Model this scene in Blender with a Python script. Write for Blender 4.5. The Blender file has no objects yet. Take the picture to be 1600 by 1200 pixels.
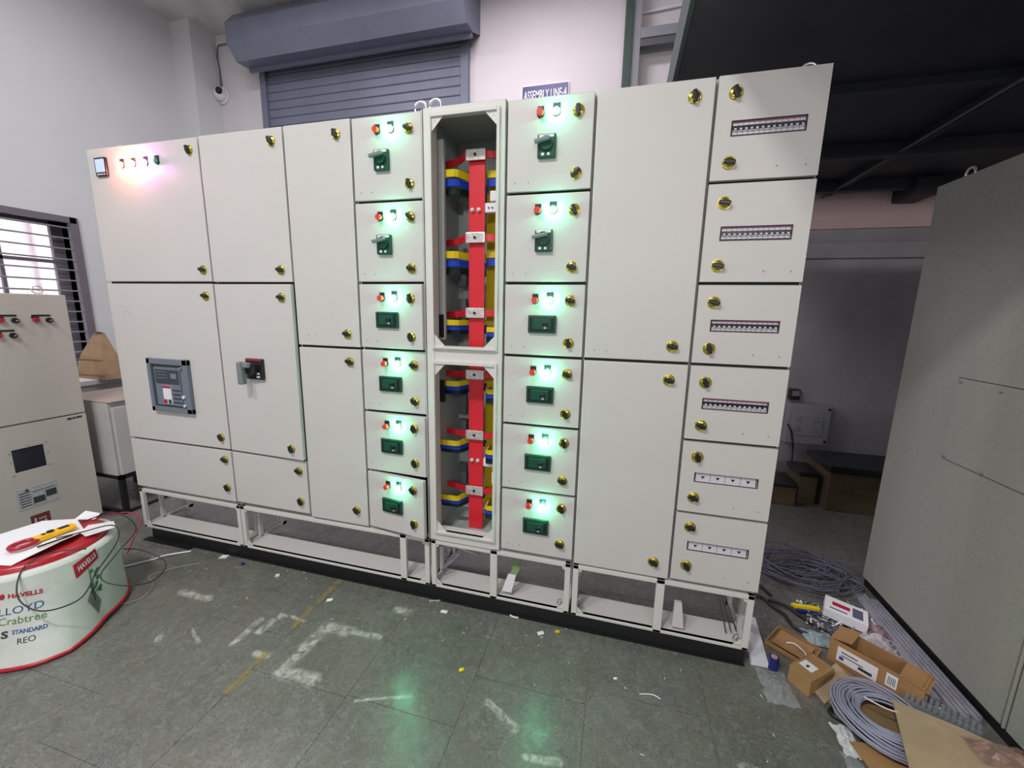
import bpy, bmesh, math, random
from mathutils import Vector, Matrix
random.seed(7)
SC = bpy.context.scene
COL = SC.collection
PI = math.pi

# ------------------------------------------------------------------ camera
cam_d = bpy.data.cameras.new('camera'); cam = bpy.data.objects.new('camera', cam_d); COL.objects.link(cam)
cam_d.sensor_width = 36.0; cam_d.lens = 628.675 / 1600 * 36.0; cam_d.clip_start = 0.02; cam_d.clip_end = 100
Rv = Vector((0.9660458, 0.25762581, 0.01960731)); Uv = Vector((-0.06429615, 0.16620846, 0.98399225)); Fv = Vector((-0.2502429, 0.95184226, -0.17712933))
cam.matrix_world = Matrix(((Rv.x, Uv.x, -Fv.x, 0.0), (Rv.y, Uv.y, -Fv.y, -1.72911), (Rv.z, Uv.z, -Fv.z, 1.5), (0, 0, 0, 1)))
SC.camera = cam

# ------------------------------------------------------------------ world, lamps, exposure
SC.view_settings.view_transform = 'Standard'; SC.view_settings.look = 'None'
SC.view_settings.exposure = -0.15; SC.view_settings.gamma = 1.0; SC.view_settings.use_curve_mapping = False
w = bpy.data.worlds.new('daylight'); SC.world = w; w.use_nodes = True
w.node_tree.nodes['Background'].inputs[0].default_value = (1.0, 0.93, 0.97, 1)
w.node_tree.nodes['Background'].inputs[1].default_value = 5.0
def area(name, loc, size, energy, color=(1, 1, 1), aim=None):
    l = bpy.data.lights.new(name, 'AREA'); l.shape = 'RECTANGLE'; l.size, l.size_y = size; l.energy = energy; l.color = color
    o = bpy.data.objects.new(name, l); o.location = loc; COL.objects.link(o)
    if aim: o.rotation_euler = (Vector(aim) - Vector(loc)).to_track_quat('-Z', 'Y').to_euler()
    return o
HIGHBAY = [  # ceiling fittings of the hall (all of them above or behind the frame)
    ('high_bay_light', (-2.5, -2.6, 4.55), (0.9, 0.5), 78, (1.0, 0.98, 0.98)),
    ('high_bay_light', (-1.15, -2.75, 4.55), (0.40, 0.25), 112, (1.0, 0.985, 0.95)),
    ('high_bay_light', (-1.0, 1.3, 4.55), (0.9, 0.4), 52, (1.0, 0.90, 0.97)),
    ('high_bay_light', (-3.2, 0.6, 4.55), (0.9, 0.4), 46, (0.97, 0.97, 1.0)),
]
for n_, l_, s_, e_, c_ in HIGHBAY: area(n_, l_, s_, e_, c_)
area('front_fill_light', (0.9, -5.3, 2.75), (2.4, 0.3), 68, (1.0, 0.93, 0.92), (0.9, 0, 2.45))   # added fill behind the camera, brightens the band under the mezzanine

# ------------------------------------------------------------------ materials
def mat(name, col, rough=0.5, metal=0.0, emit=None, es=0.0, noise=0.0, nscale=8.0, bump=0.0, bscale=200.0, alpha=1.0, trans=0.0, spec=0.5, coord='Object'):
    m = bpy.data.materials.new(name); m.use_nodes = True; nt = m.node_tree; b = nt.nodes['Principled BSDF']
    b.inputs['Base Color'].default_value = (*col, 1); b.inputs['Roughness'].default_value = rough; b.inputs['Metallic'].default_value = metal
    b.inputs['Specular IOR Level'].default_value = spec
    if emit: b.inputs['Emission Color'].default_value = (*emit, 1); b.inputs['Emission Strength'].default_value = es
    if alpha < 1: b.inputs['Alpha'].default_value = alpha
    if trans: b.inputs['Transmission Weight'].default_value = trans
    if noise or bump:
        tc = nt.nodes.new('ShaderNodeTexCoord')
    if noise:
        n = nt.nodes.new('ShaderNodeTexNoise'); n.inputs['Scale'].default_value = nscale; n.inputs['Detail'].default_value = 6
        nt.links.new(tc.outputs[coord], n.inputs['Vector'])
        r = nt.nodes.new('ShaderNodeMapRange'); r.inputs[1].default_value = .3; r.inputs[2].default_value = .7; r.inputs[3].default_value = 1 - noise; r.inputs[4].default_value = 1 + noise
        nt.links.new(n.outputs['Fac'], r.inputs[0])
        x = nt.nodes.new('ShaderNodeVectorMath'); x.operation = 'SCALE'; x.inputs[0].default_value = col
        nt.links.new(r.outputs[0], x.inputs['Scale']); nt.links.new(x.outputs[0], b.inputs['Base Color'])
    if bump:
        n2 = nt.nodes.new('ShaderNodeTexNoise'); n2.inputs['Scale'].default_value = bscale; n2.inputs['Detail'].default_value = 3
        nt.links.new(tc.outputs[coord], n2.inputs['Vector'])
        bp = nt.nodes.new('ShaderNodeBump'); bp.inputs['Strength'].default_value = bump; bp.inputs['Distance'].default_value = 0.002
        nt.links.new(n2.outputs['Fac'], bp.inputs['Height']); nt.links.new(bp.outputs[0], b.inputs['Normal'])
    return m
PANEL = mat('powder_coat_light_grey', (0.60, 0.588, 0.575), 0.42, bump=.10, bscale=700, noise=.02, nscale=3)
FRAMEW = mat('powder_coat_pale', (0.66, 0.65, 0.63), 0.45)
PANEL_L = mat('powder_coat_beige_grey', (0.50, 0.48, 0.44), 0.45, noise=.03, nscale=3)
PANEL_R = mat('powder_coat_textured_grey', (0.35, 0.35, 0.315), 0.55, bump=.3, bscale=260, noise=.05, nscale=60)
WALLL = mat('white_wall_paint', (0.68, 0.68, 0.70), 0.85, noise=.03, nscale=2, bump=.2, bscale=40)
WALLB = mat('white_wall_paint_warm', (0.70, 0.665, 0.69), 0.85, noise=.03, nscale=2)
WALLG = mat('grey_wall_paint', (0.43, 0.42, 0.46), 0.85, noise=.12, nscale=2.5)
WALLP = mat('pink_lit_wall', (0.85, 0.63, 0.63), 0.85, noise=.04, nscale=3)  # pinkish light on the upper band, put into its colour
CEIL = mat('ceiling_paint', (0.68, 0.65, 0.64), 0.9, noise=.15, nscale=4)
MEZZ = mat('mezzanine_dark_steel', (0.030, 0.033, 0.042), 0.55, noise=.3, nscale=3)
SHUT = mat('blue_grey_shutter_steel', (0.19, 0.205, 0.275), 0.45, metal=.1, noise=.06, nscale=5)
DKSTEEL = mat('dark_grey_steel', (0.10, 0.105, 0.12), 0.5)
GREYSTEEL = mat('mid_grey_steel', (0.25, 0.26, 0.29), 0.5)
GREENPOST = mat('dark_green_steel', (0.03, 0.06, 0.05), 0.5)
BLACK = mat('black_paint', (0.006, 0.0065, 0.008), 0.5)
BLKPL = mat('black_plastic', (0.012, 0.012, 0.014), 0.35)
GOLD = mat('yellow_zinc', (0.62, 0.52, 0.10), 0.18, metal=.9)
RED = mat('red_sleeve', (0.70, 0.02, 0.035), 0.35)
YEL = mat('yellow_sleeve', (0.80, 0.62, 0.01), 0.35)
BLU = mat('blue_sleeve', (0.01, 0.06, 0.55), 0.3)
BLKS = mat('black_sleeve', (0.008, 0.02, 0.02), 0.3)
TIN = mat('tinned_copper', (0.75, 0.74, 0.72), 0.3, metal=.6, noise=.2, nscale=60)
INNER = mat('inner_plate_grey', (0.44, 0.49, 0.47), 0.5)
DKGREEN = mat('dark_plastic_green_tint', (0.004, 0.075, 0.045), 0.3)  # lamps' green light put into the colour of handles and breaker fronts
WHITE = mat('white_plastic', (0.80, 0.79, 0.84), 0.45)
MCBW = mat('breaker_white', (0.66, 0.64, 0.72), 0.45)
PURPLE = mat('magenta_strip', (0.35, 0.08, 0.2), 0.5)
REDBTN = mat('red_push_button', (0.75, 0.05, 0.03), 0.3)
DEVGREY = mat('device_blue_grey', (0.16, 0.19, 0.24), 0.45)
DEVDARK = mat('device_dark', (0.035, 0.05, 0.07), 0.4)
LEVER = mat('lever_grey', (0.20, 0.22, 0.24), 0.4)
SILVER = mat('silver_label', (0.42, 0.42, 0.46), 0.45, noise=.2, nscale=80)
LENS_G = mat('green_lamp_lit', (0.2, 1, 0.6), 0.3, emit=(0.16, 1.0, 0.52), es=230)
LENS_Y = mat('amber_lamp_lit', (1, .8, .2), 0.3, emit=(1.0, 0.66, 0.16), es=110)
LENS_R = mat('red_lamp_lit', (1, .3, .2), 0.3, emit=(1.0, 0.36, 0.16), es=70)
LENS_B = mat('magenta_lamp_lit', (.8, .4, 1), 0.3, emit=(0.9, 0.30, 1.0), es=80)
LENS_OFF = mat('green_lamp_unlit', (0.05, 0.35, 0.15), 0.25)
LCD = mat('lcd_backlit', (0.3, 0.4, 0.8), 0.3, emit=(0.36, 0.50, 0.95), es=0.9)
CARD = mat('brown_cardboard', (0.36, 0.20, 0.085), 0.8, noise=.15, nscale=12)
CARD2 = mat('pale_cardboard', (0.42, 0.31, 0.20), 0.8, noise=.12, nscale=10)
CARDIN = mat('cardboard_inside', (0.27, 0.165, 0.08), 0.85, noise=.12, nscale=12)
PAPER = mat('white_paper', (0.78, 0.78, 0.82), 0.7)
KRAFT = mat('kraft_paper', (0.35, 0.23, 0.13), 0.8, noise=.15, nscale=15)
CABLEG = mat('grey_cable', (0.30, 0.31, 0.42), 0.4)
CABLED = mat('dark_grey_cable', (0.11, 0.11, 0.16), 0.45)
CABLEB = mat('black_cable', (0.01, 0.01, 0.012), 0.4)
CANVAS = mat('white_coated_fabric', (0.60, 0.63, 0.60), 0.6, noise=.10, nscale=9, bump=.3, bscale=25)
STOOLRED = mat('red_vinyl', (0.42, 0.012, 0.025), 0.3)
LOGORED = mat('print_red', (0.42, 0.012, 0.04), 0.5)
LOGOBLUE = mat('print_blue', (0.04, 0.08, 0.28), 0.5)
LOGOGREEN = mat('print_green', (0.10, 0.22, 0.05), 0.5)
LOGODARK = mat('print_dark', (0.04, 0.045, 0.05), 0.5)
MYEL = mat('meter_yellow', (0.95, 0.50, 0.01), 0.4)
FOAM = mat('white_foam', (0.72, 0.72, 0.80), 0.8)
DUCT = mat('grey_pvc', (0.22, 0.24, 0.27), 0.5)
ALU = mat('galvanised_channel', (0.45, 0.45, 0.52), 0.35, metal=.5, noise=.15, nscale=30)
SIGNB = mat('sign_blue', (0.006, 0.012, 0.15), 0.4)
WOODD = mat('shaded_crate', (0.10, 0.075, 0.04), 0.7, noise=.2, nscale=10)  # shade over the boxes is put into this dark brown
BLUET = mat('blue_tape', (0.01, 0.02, 0.16), 0.4)
PLAS = mat('clear_plastic_film', (0.80, 0.84, 0.92), 0.08, alpha=0.20)
PINKP = mat('pink_tinted_film', (0.36, 0.22, 0.20), 0.2, alpha=0.6, noise=.4, nscale=40)
GLASS = mat('window_glass', (0.9, 0.9, 0.95), 0.05, alpha=0.18)
GNDY = mat('green_copper_strap', (0.16, 0.27, 0.10), 0.45)
SKYWALL = mat('pale_sheet_cladding', (0.75, 0.70, 0.72), 0.6)

def floor_material():
    m = bpy.data.materials.new('polished_grey_stone'); m.use_nodes = True; nt = m.node_tree; b = nt.nodes['Principled BSDF']
    L = nt.links.new; N = nt.nodes.new
    g = N('ShaderNodeNewGeometry')
    def noise(scale, detail=6, dist=0.0):
        n = N('ShaderNodeTexNoise'); n.inputs['Scale'].default_value = scale; n.inputs['Detail'].default_value = detail; n.inputs['Distortion'].default_value = dist
        L(g.outputs['Position'], n.inputs['Vector']); return n.outputs['Fac']
    def rng(v, a, b_, c, d):
        r = N('ShaderNodeMapRange'); r.inputs[1].default_value = a; r.inputs[2].default_value = b_; r.inputs[3].default_value = c; r.inputs[4].default_value = d
        L(v, r.inputs[0]); return r.outputs[0]
    def math_(op, a, b_=None):
        x = N('ShaderNodeMath'); x.operation = op
        for i, v in enumerate((a, b_)):
            if v is None: continue
            if isinstance(v, (int, float)): x.inputs[i].default_value = v
            else: L(v, x.inputs[i])
        return x.outputs[0]
    def mixc(f, a, b_):
        x = N('ShaderNodeMix'); x.data_type = 'RGBA'
        L(f, x.inputs[0])
        for s, v in ((6, a), (7, b_)):
            if isinstance(v, tuple): x.inputs[s].default_value = (*v, 1)
            else: L(v, x.inputs[s])
        return x.outputs[2]
    c = mixc(rng(noise(2.2, 8, .6), .35, .65, 0, 1), (0.118, 0.119, 0.102), (0.162, 0.160, 0.148))
    oi = N('ShaderNodeObjectInfo')
    c = mixc(rng(oi.outputs['Random'], 0, 1, 0, .30), c, (0.115, 0.113, 0.118))
    c = mixc(rng(noise(45, 8, 1.2), .46, .68, 0, .60), c, (0.235, 0.24, 0.22))
    c = mixc(rng(noise(120, 4), .54, .66, 0, .65), c, (0.050, 0.050, 0.048))
    c = mixc(rng(noise(18, 6, 1), .52, .66, 0, .35), c, (0.07, 0.07, 0.065))
    c = mixc(rng(noise(9, 8, 2.5), .60, .75, 0, .35), c, (0.24, 0.245, 0.23))
    c = mixc(rng(noise(330, 2), .50, .72, 0, .55), c, (0.060, 0.060, 0.058))
    c = mixc(rng(noise(260, 2), .56, .72, 0, .50), c, (0.26, 0.26, 0.24))
    c = mixc(rng(noise(4.5, 5, 1.5), .52, .66, 0, .35), c, (0.13, 0.118, 0.095))
    # scuffs, chalk and worn paint line: each a worn streak between two floor points
    nz = noise(28, 6, 1.0)
    warp = N('ShaderNodeTexNoise'); warp.inputs['Scale'].default_value = 7; L(g.outputs['Position'], warp.inputs['Vector'])
    wv = N('ShaderNodeVectorMath'); wv.operation = 'MULTIPLY_ADD'; L(warp.outputs['Color'], wv.inputs[0]); wv.inputs[1].default_value = (.05, .05, 0); L(g.outputs['Position'], wv.inputs[2])
    def streak(p, q, wd, warped=True):
        s = N('ShaderNodeVectorMath'); s.operation = 'SUBTRACT'; L(wv.outputs[0] if warped else g.outputs['Position'], s.inputs[0]); s.inputs[1].default_value = (p[0] + (.025 if warped else 0), p[1] + (.025 if warped else 0), 0)
        d = (q[0] - p[0], q[1] - p[1], 0); ln = math.hypot(d[0], d[1])
        dt = N('ShaderNodeVectorMath'); dt.operation = 'DOT_PRODUCT'; L(s.outputs[0], dt.inputs[0]); dt.inputs[1].default_value = (d[0] / ln ** 2, d[1] / ln ** 2, 0)
        cl = N('ShaderNodeClamp'); L(dt.outputs['Value'], cl.inputs[0])
        sc = N('ShaderNodeVectorMath'); sc.operation = 'SCALE'; sc.inputs[0].default_value = d; L(cl.outputs[0], sc.inputs['Scale'])
        ds = N('ShaderNodeVectorMath'); ds.operation = 'DISTANCE'; L(s.outputs[0], ds.inputs[0]); L(sc.outputs[0], ds.inputs[1])
        z = N('ShaderNodeSeparateXYZ'); L(g.outputs['Position'], z.inputs[0])
        return rng(ds.outputs['Value'], wd * .4, wd, 1, 0)
    ch = None
    for p, q, wd in [((-1.267, -.315), (-1.273, -.57), .036), ((-1.273, -.58), (-1.12, -.575), .042), ((-1.267, -.315), (-1.14, -.31), .042), ((-1.14, -.31), (-.99, -.305), .020),
                     ((-1.53, -.314), (-1.547, -.43), .022), ((-1.591, -.367), (-1.60, -.52), .018), ((-1.53, -.31), (-1.38, -.31), .012), ((-2.15, -.33), (-1.98, -.325), .030), ((-1.85, -.50), (-1.75, -.56), .012),
                     ((-1.46, -.53), (-1.40, -.535), .022), ((-.40, -.47), (-.28, -.53), .020), ((-.22, -.62), (-.10, -.60), .016), ((.50, -.44), (.58, -.46), .02), ((-1.95, -.58), (-1.93, -.60), .016), ((-1.0, -.12), (-.94, -.12), .03), ((-.90, -.60), (-.70, -.52), .008)]:
        s = streak(p, q, wd); ch = s if ch is None else math_('MAXIMUM', ch, s)
    c = mixc(math_('MULTIPLY', ch, rng(nz, .36, .62, .10, .90)), c, (0.46, 0.46, 0.43))
    yl = math_('MAXIMUM', streak((-1.425, -.02), (-1.42, -.18), .022, False), streak((-1.42, -.24), (-1.415, -.36), .02, False))
    yl = math_('MAXIMUM', yl, streak((-1.41, -.52), (-1.405, -.70), .022, False))
    c = mixc(math_('MULTIPLY', yl, rng(nz, .36, .58, .15, .8)), c, (0.28, 0.19, 0.04))
    L(c, b.inputs['Base Color'])
    L(rng(noise(6, 5, 1), .3, .7, .20, .36), b.inputs['Roughness'])
    b.inputs['Specular IOR Level'].default_value = 0.6
    bp = N('ShaderNodeBump'); bp.inputs['Strength'].default_value = .12; bp.inputs['Distance'].default_value = .002; L(noise(55, 6, 1), bp.inputs['Height']); L(bp.outputs[0], b.inputs['Normal'])
    return m
FLOOR = floor_material()
GROUT = mat('grout', (0.13, 0.13, 0.12), 0.9)

# ------------------------------------------------------------------ mesh helpers
class MB:
    def __init__(self, *mats): self.bm = bmesh.new(); self.mats = list(mats)
    def _m(self, faces, m):
        for f in faces: f.material_index = m
    def box(self, x0, x1, y0, y1, z0, z1, m=0, bev=0.0, rot=None):
        M_ = Matrix.Translation(((x0 + x1) / 2, (y0 + y1) / 2, (z0 + z1) / 2))
        if rot: M_ = M_ @ rot
        M_ = M_ @ Matrix.Diagonal((abs(x1 - x0), abs(y1 - y0), abs(z1 - z0), 1))
        r = bmesh.ops.create_cube(self.bm, size=1, matrix=M_); vs = r['verts']
        fs = {f for v in vs for f in v.link_faces}; self._m(fs, m)
        if bev:
            es = {e for v in vs for e in v.link_edges}
            rr = bmesh.ops.bevel(self.bm, geom=list(es), offset=bev, segments=2, affect='EDGES', profile=.6)
            self._m(rr['faces'], m)
        return self
    def cyl(self, p, q, r, seg=16, m=0, r2=None, caps=True):
        p = Vector(p); q = Vector(q); d = q - p
        M_ = Matrix.Translation((p + q) / 2) @ d.to_track_quat('Z', 'Y').to_matrix().to_4x4()
        rr = bmesh.ops.create_cone(self.bm, cap_ends=caps, segments=seg, radius1=r, radius2=r if r2 is None else r2, depth=d.length, matrix=M_)
        self._m({f for v in rr['verts'] for f in v.link_faces}, m); return self
    def ball(self, c, r, m=0, sc=(1, 1, 1), u=16, v=10):
        rr = bmesh.ops.create_uvsphere(self.bm, u_segments=u, v_segments=v, radius=r, matrix=Matrix.Translation(c) @ Matrix.Diagonal((*sc, 1)))
        self._m({f for x in rr['verts'] for f in x.link_faces}, m); return self
    def poly(self, pts, m=0):
        f = self.bm.faces.new([self.bm.verts.new(p) for p in pts]); f.material_index = m; return self
    def prism(self, pts, d, m=0):
        d = Vector(d); a = [self.bm.verts.new(p) for p in pts]; b = [self.bm.verts.new(Vector(p) + d) for p in pts]; n = len(pts)
        fs = [self.bm.faces.new(a), self.bm.faces.new(b[::-1])] + [self.bm.faces.new((a[i], b[i], b[(i + 1) % n], a[(i + 1) % n])) for i in range(n)]
        self._m(fs, m); return self
    def tube(self, pts, r, seg=8, m=0, closed=False):
        pts = [Vector(p) for p in pts]; n = len(pts); rings = []; up = Vector((0, 0, 1))
        for i in range(n):
            t = (pts[(i + 1) % n] - pts[i - 1]) if closed else (pts[min(i + 1, n - 1)] - pts[max(i - 1, 0)])
            if t.length < 1e-9: t = Vector((1, 0, 0))
            t.normalize(); a = t.cross(up)
            if a.length < 1e-3: a = t.cross(Vector((1, 0, 0)))
            a.normalize(); b = t.cross(a)
            rings.append([self.bm.verts.new(pts[i] + r * (math.cos(2 * PI * k / seg) * a + math.sin(2 * PI * k / seg) * b)) for k in range(seg)])
        fs = []
        for i in range(n if closed else n - 1):
            A = rings[i]; B = rings[(i + 1) % n]
            # pick the turn that lines the rings up
            best = min(range(seg), key=lambda s: (A[0].co - B[s].co).length) if closed and i == n - 1 else 0
            for k in range(seg): fs.append(self.bm.faces.new((A[k], A[(k + 1) % seg], B[(k + 1 + best) % seg], B[(k + best) % seg])))
        if not closed:
            fs.append(self.bm.faces.new(rings[0][::-1])); fs.append(self.bm.faces.new(rings[-1]))
        self._m(fs, m)
        for f in fs: f.smooth = True
        return self
    def strip(self, pts, h, t, m=0):
        """flat bar of height h (z) and thickness t following xy-points at z"""
        for i in range(len(pts) - 1):
            a = Vector(pts[i]); b = Vector(pts[i + 1]); d = b - a; nrm = Vector((-d.y, d.x, 0)).normalized() * t / 2; e = d.normalized() * t * .4
            q = [a - nrm - e, b - nrm + e, b + nrm + e, a + nrm - e]
            self.prism([(v.x, v.y, v.z - h / 2) for v in q], (0, 0, h), m)
        return self
    def slab_hole(self, w_, h_, t, holes, m=0):
        """door slab 0..w_, 0..h_, front y=0 with rectangular cut-outs (x0,x1,z0,z1)"""
        if not holes: return self.box(0, w_, 0, t, 0, h_, m, .0035)
        x0, x1, z0, z1 = holes[0]
        self.box(0, w_, 0, t, 0, z0, m); self.box(0, w_, 0, t, z1, h_, m); self.box(0, x0, 0, t, z0, z1, m); self.box(x1, w_, 0, t, z0, z1, m)
        return self
    def mesh(self, name, smooth=False):
        me = bpy.data.meshes.new(name)
        bmesh.ops.recalc_face_normals(self.bm, faces=self.bm.faces)
        self.bm.to_mesh(me); self.bm.free()
        for x in self.mats: me.materials.append(x)
        if smooth:
            for p in me.polygons: p.use_smooth = True
        return me
def obj(name, me, parent=None, loc=(0, 0, 0), rot=(0, 0, 0)):
    if isinstance(me, MB): me = me.mesh(name)
    o = bpy.data.objects.new(name, me); COL.objects.link(o); o.location = loc; o.rotation_euler = rot
    if parent: o.parent = parent
    return o
def tag(o, label, cat, group=None, kind=None):
    if label: o['label'] = label
    if cat: o['category'] = cat
    if group: o['group'] = group
    if kind: o['kind'] = kind
    return o
def thing(name, label, cat, loc=(0, 0, 0), rotz=0.0, group=None):
    return tag(obj(name, None, None, loc, (0, 0, rotz)), label, cat, group)
def struct(name, me, parent=None, loc=(0, 0, 0)):
    o = obj(name, me, parent, loc)
    if not parent: o['kind'] = 'structure'
    return o
def text_mesh(s, size=.1, ext=0.0, bold=0.0, mat_=None, spacing=1.0):
    cu = bpy.data.curves.new('t', 'FONT'); cu.body = s; cu.size = size; cu.extrude = ext; cu.offset = bold; cu.resolution_u = 3; cu.space_character = spacing
    o = bpy.data.objects.new('t', cu); COL.objects.link(o); bpy.context.view_layer.update()
    me = bpy.data.meshes.new_from_object(o); bpy.data.objects.remove(o); bpy.data.curves.remove(cu)
    xs = [v.co.x for v in me.vertices]; ys = [v.co.y for v in me.vertices]
    x0, x1, y0, y1 = min(xs), max(xs), min(ys), max(ys)
    for v in me.vertices: v.co.x = (v.co.x - x0) / (x1 - x0); v.co.y = (v.co.y - y0) / (y1 - y0)   # unit square
    me.materials.clear(); me.materials.append(mat_)
    return me
def warp(me, fn):
    for v in me.vertices: v.co = fn(v.co.x, v.co.y, v.co.z)
    return me

# ================================================================== ROOM
XL, XR, YB, YF, ZC = -5.21, 4.2, 2.65, -5.5, 4.69
fl = struct('floor', MB(GROUT).box(XL - .3, XR, YF, YB + .1, -.06, -.0025))
# stone slabs with open joints, staggered column by column
tile_mesh = {}
col_x = [-.49 + .455 * k for k in range(-12, 11)]
joint = {-.94: -.59, -.49: -.37, -.04: -.30, .42: -.28}
for i, x0 in enumerate(col_x):
    if x0 < XL - .1 or x0 > XR - .3: continue
    k = min(joint, key=lambda a: abs(a - x0)); ph = joint[k] if abs(k - x0) < .05 else -.6 + (i * 37 % 10) * .06
    y = ph - .61 * 7
    while y < YB:
        y0 = max(y, YF); y1 = min(y + .61, YB)
        key = round(y1 - y0, 3)
        if y1 - y0 > .05:
            if key not in tile_mesh: tile_mesh[key] = MB(FLOOR).box(.0007, .4543, .0007, key - .0007, -.012, 0, 0, .0006).mesh('tile')
            obj('tile', tile_mesh[key], fl, (x0, y0, random.uniform(-.0004, 0)))
        y += .61
# left wall with the window opening
WY0, WY1, WZ0, WZ1 = -.75, 1.17, .78, 2.29
m = MB(WALLL)
m.box(XL - .3, XL, YF, WY0, 0, ZC).box(XL - .3, XL, WY1, YB, 0, ZC).box(XL - .3, XL, WY0, WY1, 0, WZ0).box(XL - .3, XL, WY0, WY1, WZ1, ZC)
struct('wall_left', m)
struct('wall_back', MB(WALLB).box(XL - .3, XR, YB, YB + .15, 0, ZC))
struct('wall_right', MB(WALLL).box(XR, XR + .1, YF, YB + .15, 0, ZC))
struct('wall_front', MB(WALLL).box(XL - .3, XR + .1, YF - .1, YF, 0, ZC))
struct('ceiling', MB(CEIL).box(XL - .3, XR + .1, YF - .1, YB + .15, ZC, ZC + .1))
tag(struct('trim_1', MB(WALLL).box(XL, -4.93, 2.334, YB, 0, ZC)), 'square white wall pillar in the left back corner', None)   # corner pillar
# beams (pink light put into the upper one's colour) under the mezzanine and grey lower wall
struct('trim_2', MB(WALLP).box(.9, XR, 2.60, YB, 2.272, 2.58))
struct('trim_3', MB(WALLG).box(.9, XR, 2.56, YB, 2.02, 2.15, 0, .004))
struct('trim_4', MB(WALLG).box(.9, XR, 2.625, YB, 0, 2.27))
# mezzanine: dark steel deck on beams
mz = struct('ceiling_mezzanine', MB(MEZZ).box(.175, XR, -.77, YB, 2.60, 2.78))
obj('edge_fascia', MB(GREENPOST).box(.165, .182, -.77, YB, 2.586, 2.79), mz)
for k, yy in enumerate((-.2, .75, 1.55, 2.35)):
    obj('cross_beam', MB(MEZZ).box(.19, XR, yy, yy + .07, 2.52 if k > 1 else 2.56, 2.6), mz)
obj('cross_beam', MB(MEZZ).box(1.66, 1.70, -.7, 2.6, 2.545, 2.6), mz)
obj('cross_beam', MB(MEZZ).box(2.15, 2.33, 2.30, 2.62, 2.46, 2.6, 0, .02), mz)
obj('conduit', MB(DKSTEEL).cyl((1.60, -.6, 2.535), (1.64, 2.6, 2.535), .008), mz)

WINP = mat('purple_grey_window_paint', (0.17, 0.15, 0.18), 0.5)
# window 1 in the left wall
wn = struct('window_1', MB(WINP).box(XL - .02, XL + .03, WY1 - .05, WY1 + .015, WZ0 - .02, WZ1 + .02).box(XL - .02, XL + .03, WY0, WY1, WZ1 - .035, WZ1 + .02)
            .box(XL - .02, XL + .03, WY0, WY1, WZ0 - .02, WZ0 + .03))
fm = MB(WINP)
for (a, b, c, d) in ((WY1 - .09, WY1, WZ0, WZ1), (WY0, WY1, WZ1 - .06, WZ1), (WY0, WY1, WZ0, WZ0 + .06)): fm.box(-5.44, -5.40, a, b, c, d)
for yy in (.36, .70): fm.box(-5.435, -5.405, yy, yy + .025, WZ0, WZ1)
fm.box(-5.435, -5.405, WY0, WY1, 1.88, 1.91)
obj('casement_frame', fm, wn)
obj('pane', MB(GLASS).box(-5.424, -5.418, WY0, WY1, WZ0, WZ1), wn)
barme = MB(GREYSTEEL).cyl((0, WY0, 0), (0, WY1 - .02, 0), .007, 8).mesh('grille_bar')
for k in range(15): obj('grille_bar', barme, wn, (XL + .01, 0, 2.208 - .099 * k))
obj('grille_upright', MB(GREYSTEEL).box(XL - .005, XL + .004, .40, .415, WZ0, WZ1), wn)
tag(struct('trim_5', MB(WINP).box(-5.47, XL + .0, WY1 + .0, WY1 + .012, WZ0, WZ1).box(-5.47, XL, WY0, WY1, WZ1, WZ1 + .012)), 'lining of the window reveal, dark to show its shade', None)  # shade of the reveal is put into the lining's colour
f_ = thing('building', 'pale ribbed building outside the barred window', 'building', (-7.6, 1, 0))
obj('cladding', MB(SKYWALL).box(-.1, 0, -4, 5, 0, 6), f_)
rb = MB(SKYWALL).box(0, .05, -.03, .03, 0, 6).mesh('rib')
for k in range(14): obj('rib', rb, f_, (0, -3 + k * .45, 0))
tag(obj('yard_ground', MB(GROUT).box(-9, XL - .32, -6, 8, -.2, -.06)), None, None, None, 'structure')

# rolling shutter in the back wall
sh = struct('door_1', MB(SHUT).box(-4.265, -4.185, 2.585, YB, 0, 4.25).box(-1.745, -1.665, 2.585, YB, 0, 4.25))
prof = [(0, -.022), (.004, -.029), (.010, -.032), (.080, -.032), (.085, -.029), (.0885, -.022), (.0885, -.012), (0, -.012)]
smb = MB(SHUT); smb.prism([(-4.19, YB + y, z) for z, y in prof], (2.45, 0, 0)); sl_me = smb.mesh('slat')
z = 4.16
while z > -.01:
    obj('slat', sl_me, sh, (0, 0, max(z, 0))); z -= .0905
obj('back_sheet', MB(BLACK).box(-4.19, -1.74, YB - .013, YB, 0, 4.3), sh)
hp = [(2.65, 4.243), (2.452, 4.154), (2.29, 4.139), (2.185, 4.278), (2.185, 4.462), (2.30, 4.60), (2.45, 4.655), (2.65, 4.66)]
hood = MB(SHUT)
th = .012
n = len(hp)
for i in range(n - 1):
    if i == 0: continue
    (ya, za), (yb, zb) = hp[i], hp[i + 1]
    hood.prism([(-4.257, ya, za), (-4.257, yb, zb), (-4.257, yb + (.0 if i > 4 else .012), zb + (-.012 if i > 3 else .012)), (-4.257, ya + .012, za + .012)], (4.257 - 1.56, 0, 0))
obj('hood', hood, sh)
obj('hood_end_plate', MB(SHUT).prism([(-4.262, y, z_) for y, z_ in hp], (.006, 0, 0)), sh)
obj('hood_end_plate', MB(SHUT).prism([(-1.562, y, z_) for y, z_ in hp], (.006, 0, 0)), sh)
obj('bottom_lip', MB(SHUT).box(-4.25, -1.57, 2.44, 2.47, 4.115, 4.16), sh)
obj('roller_drum', MB(BLACK).cyl((-4.2, 2.47, 4.40), (-1.6, 2.47, 4.40), .14, 20), sh)

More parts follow.
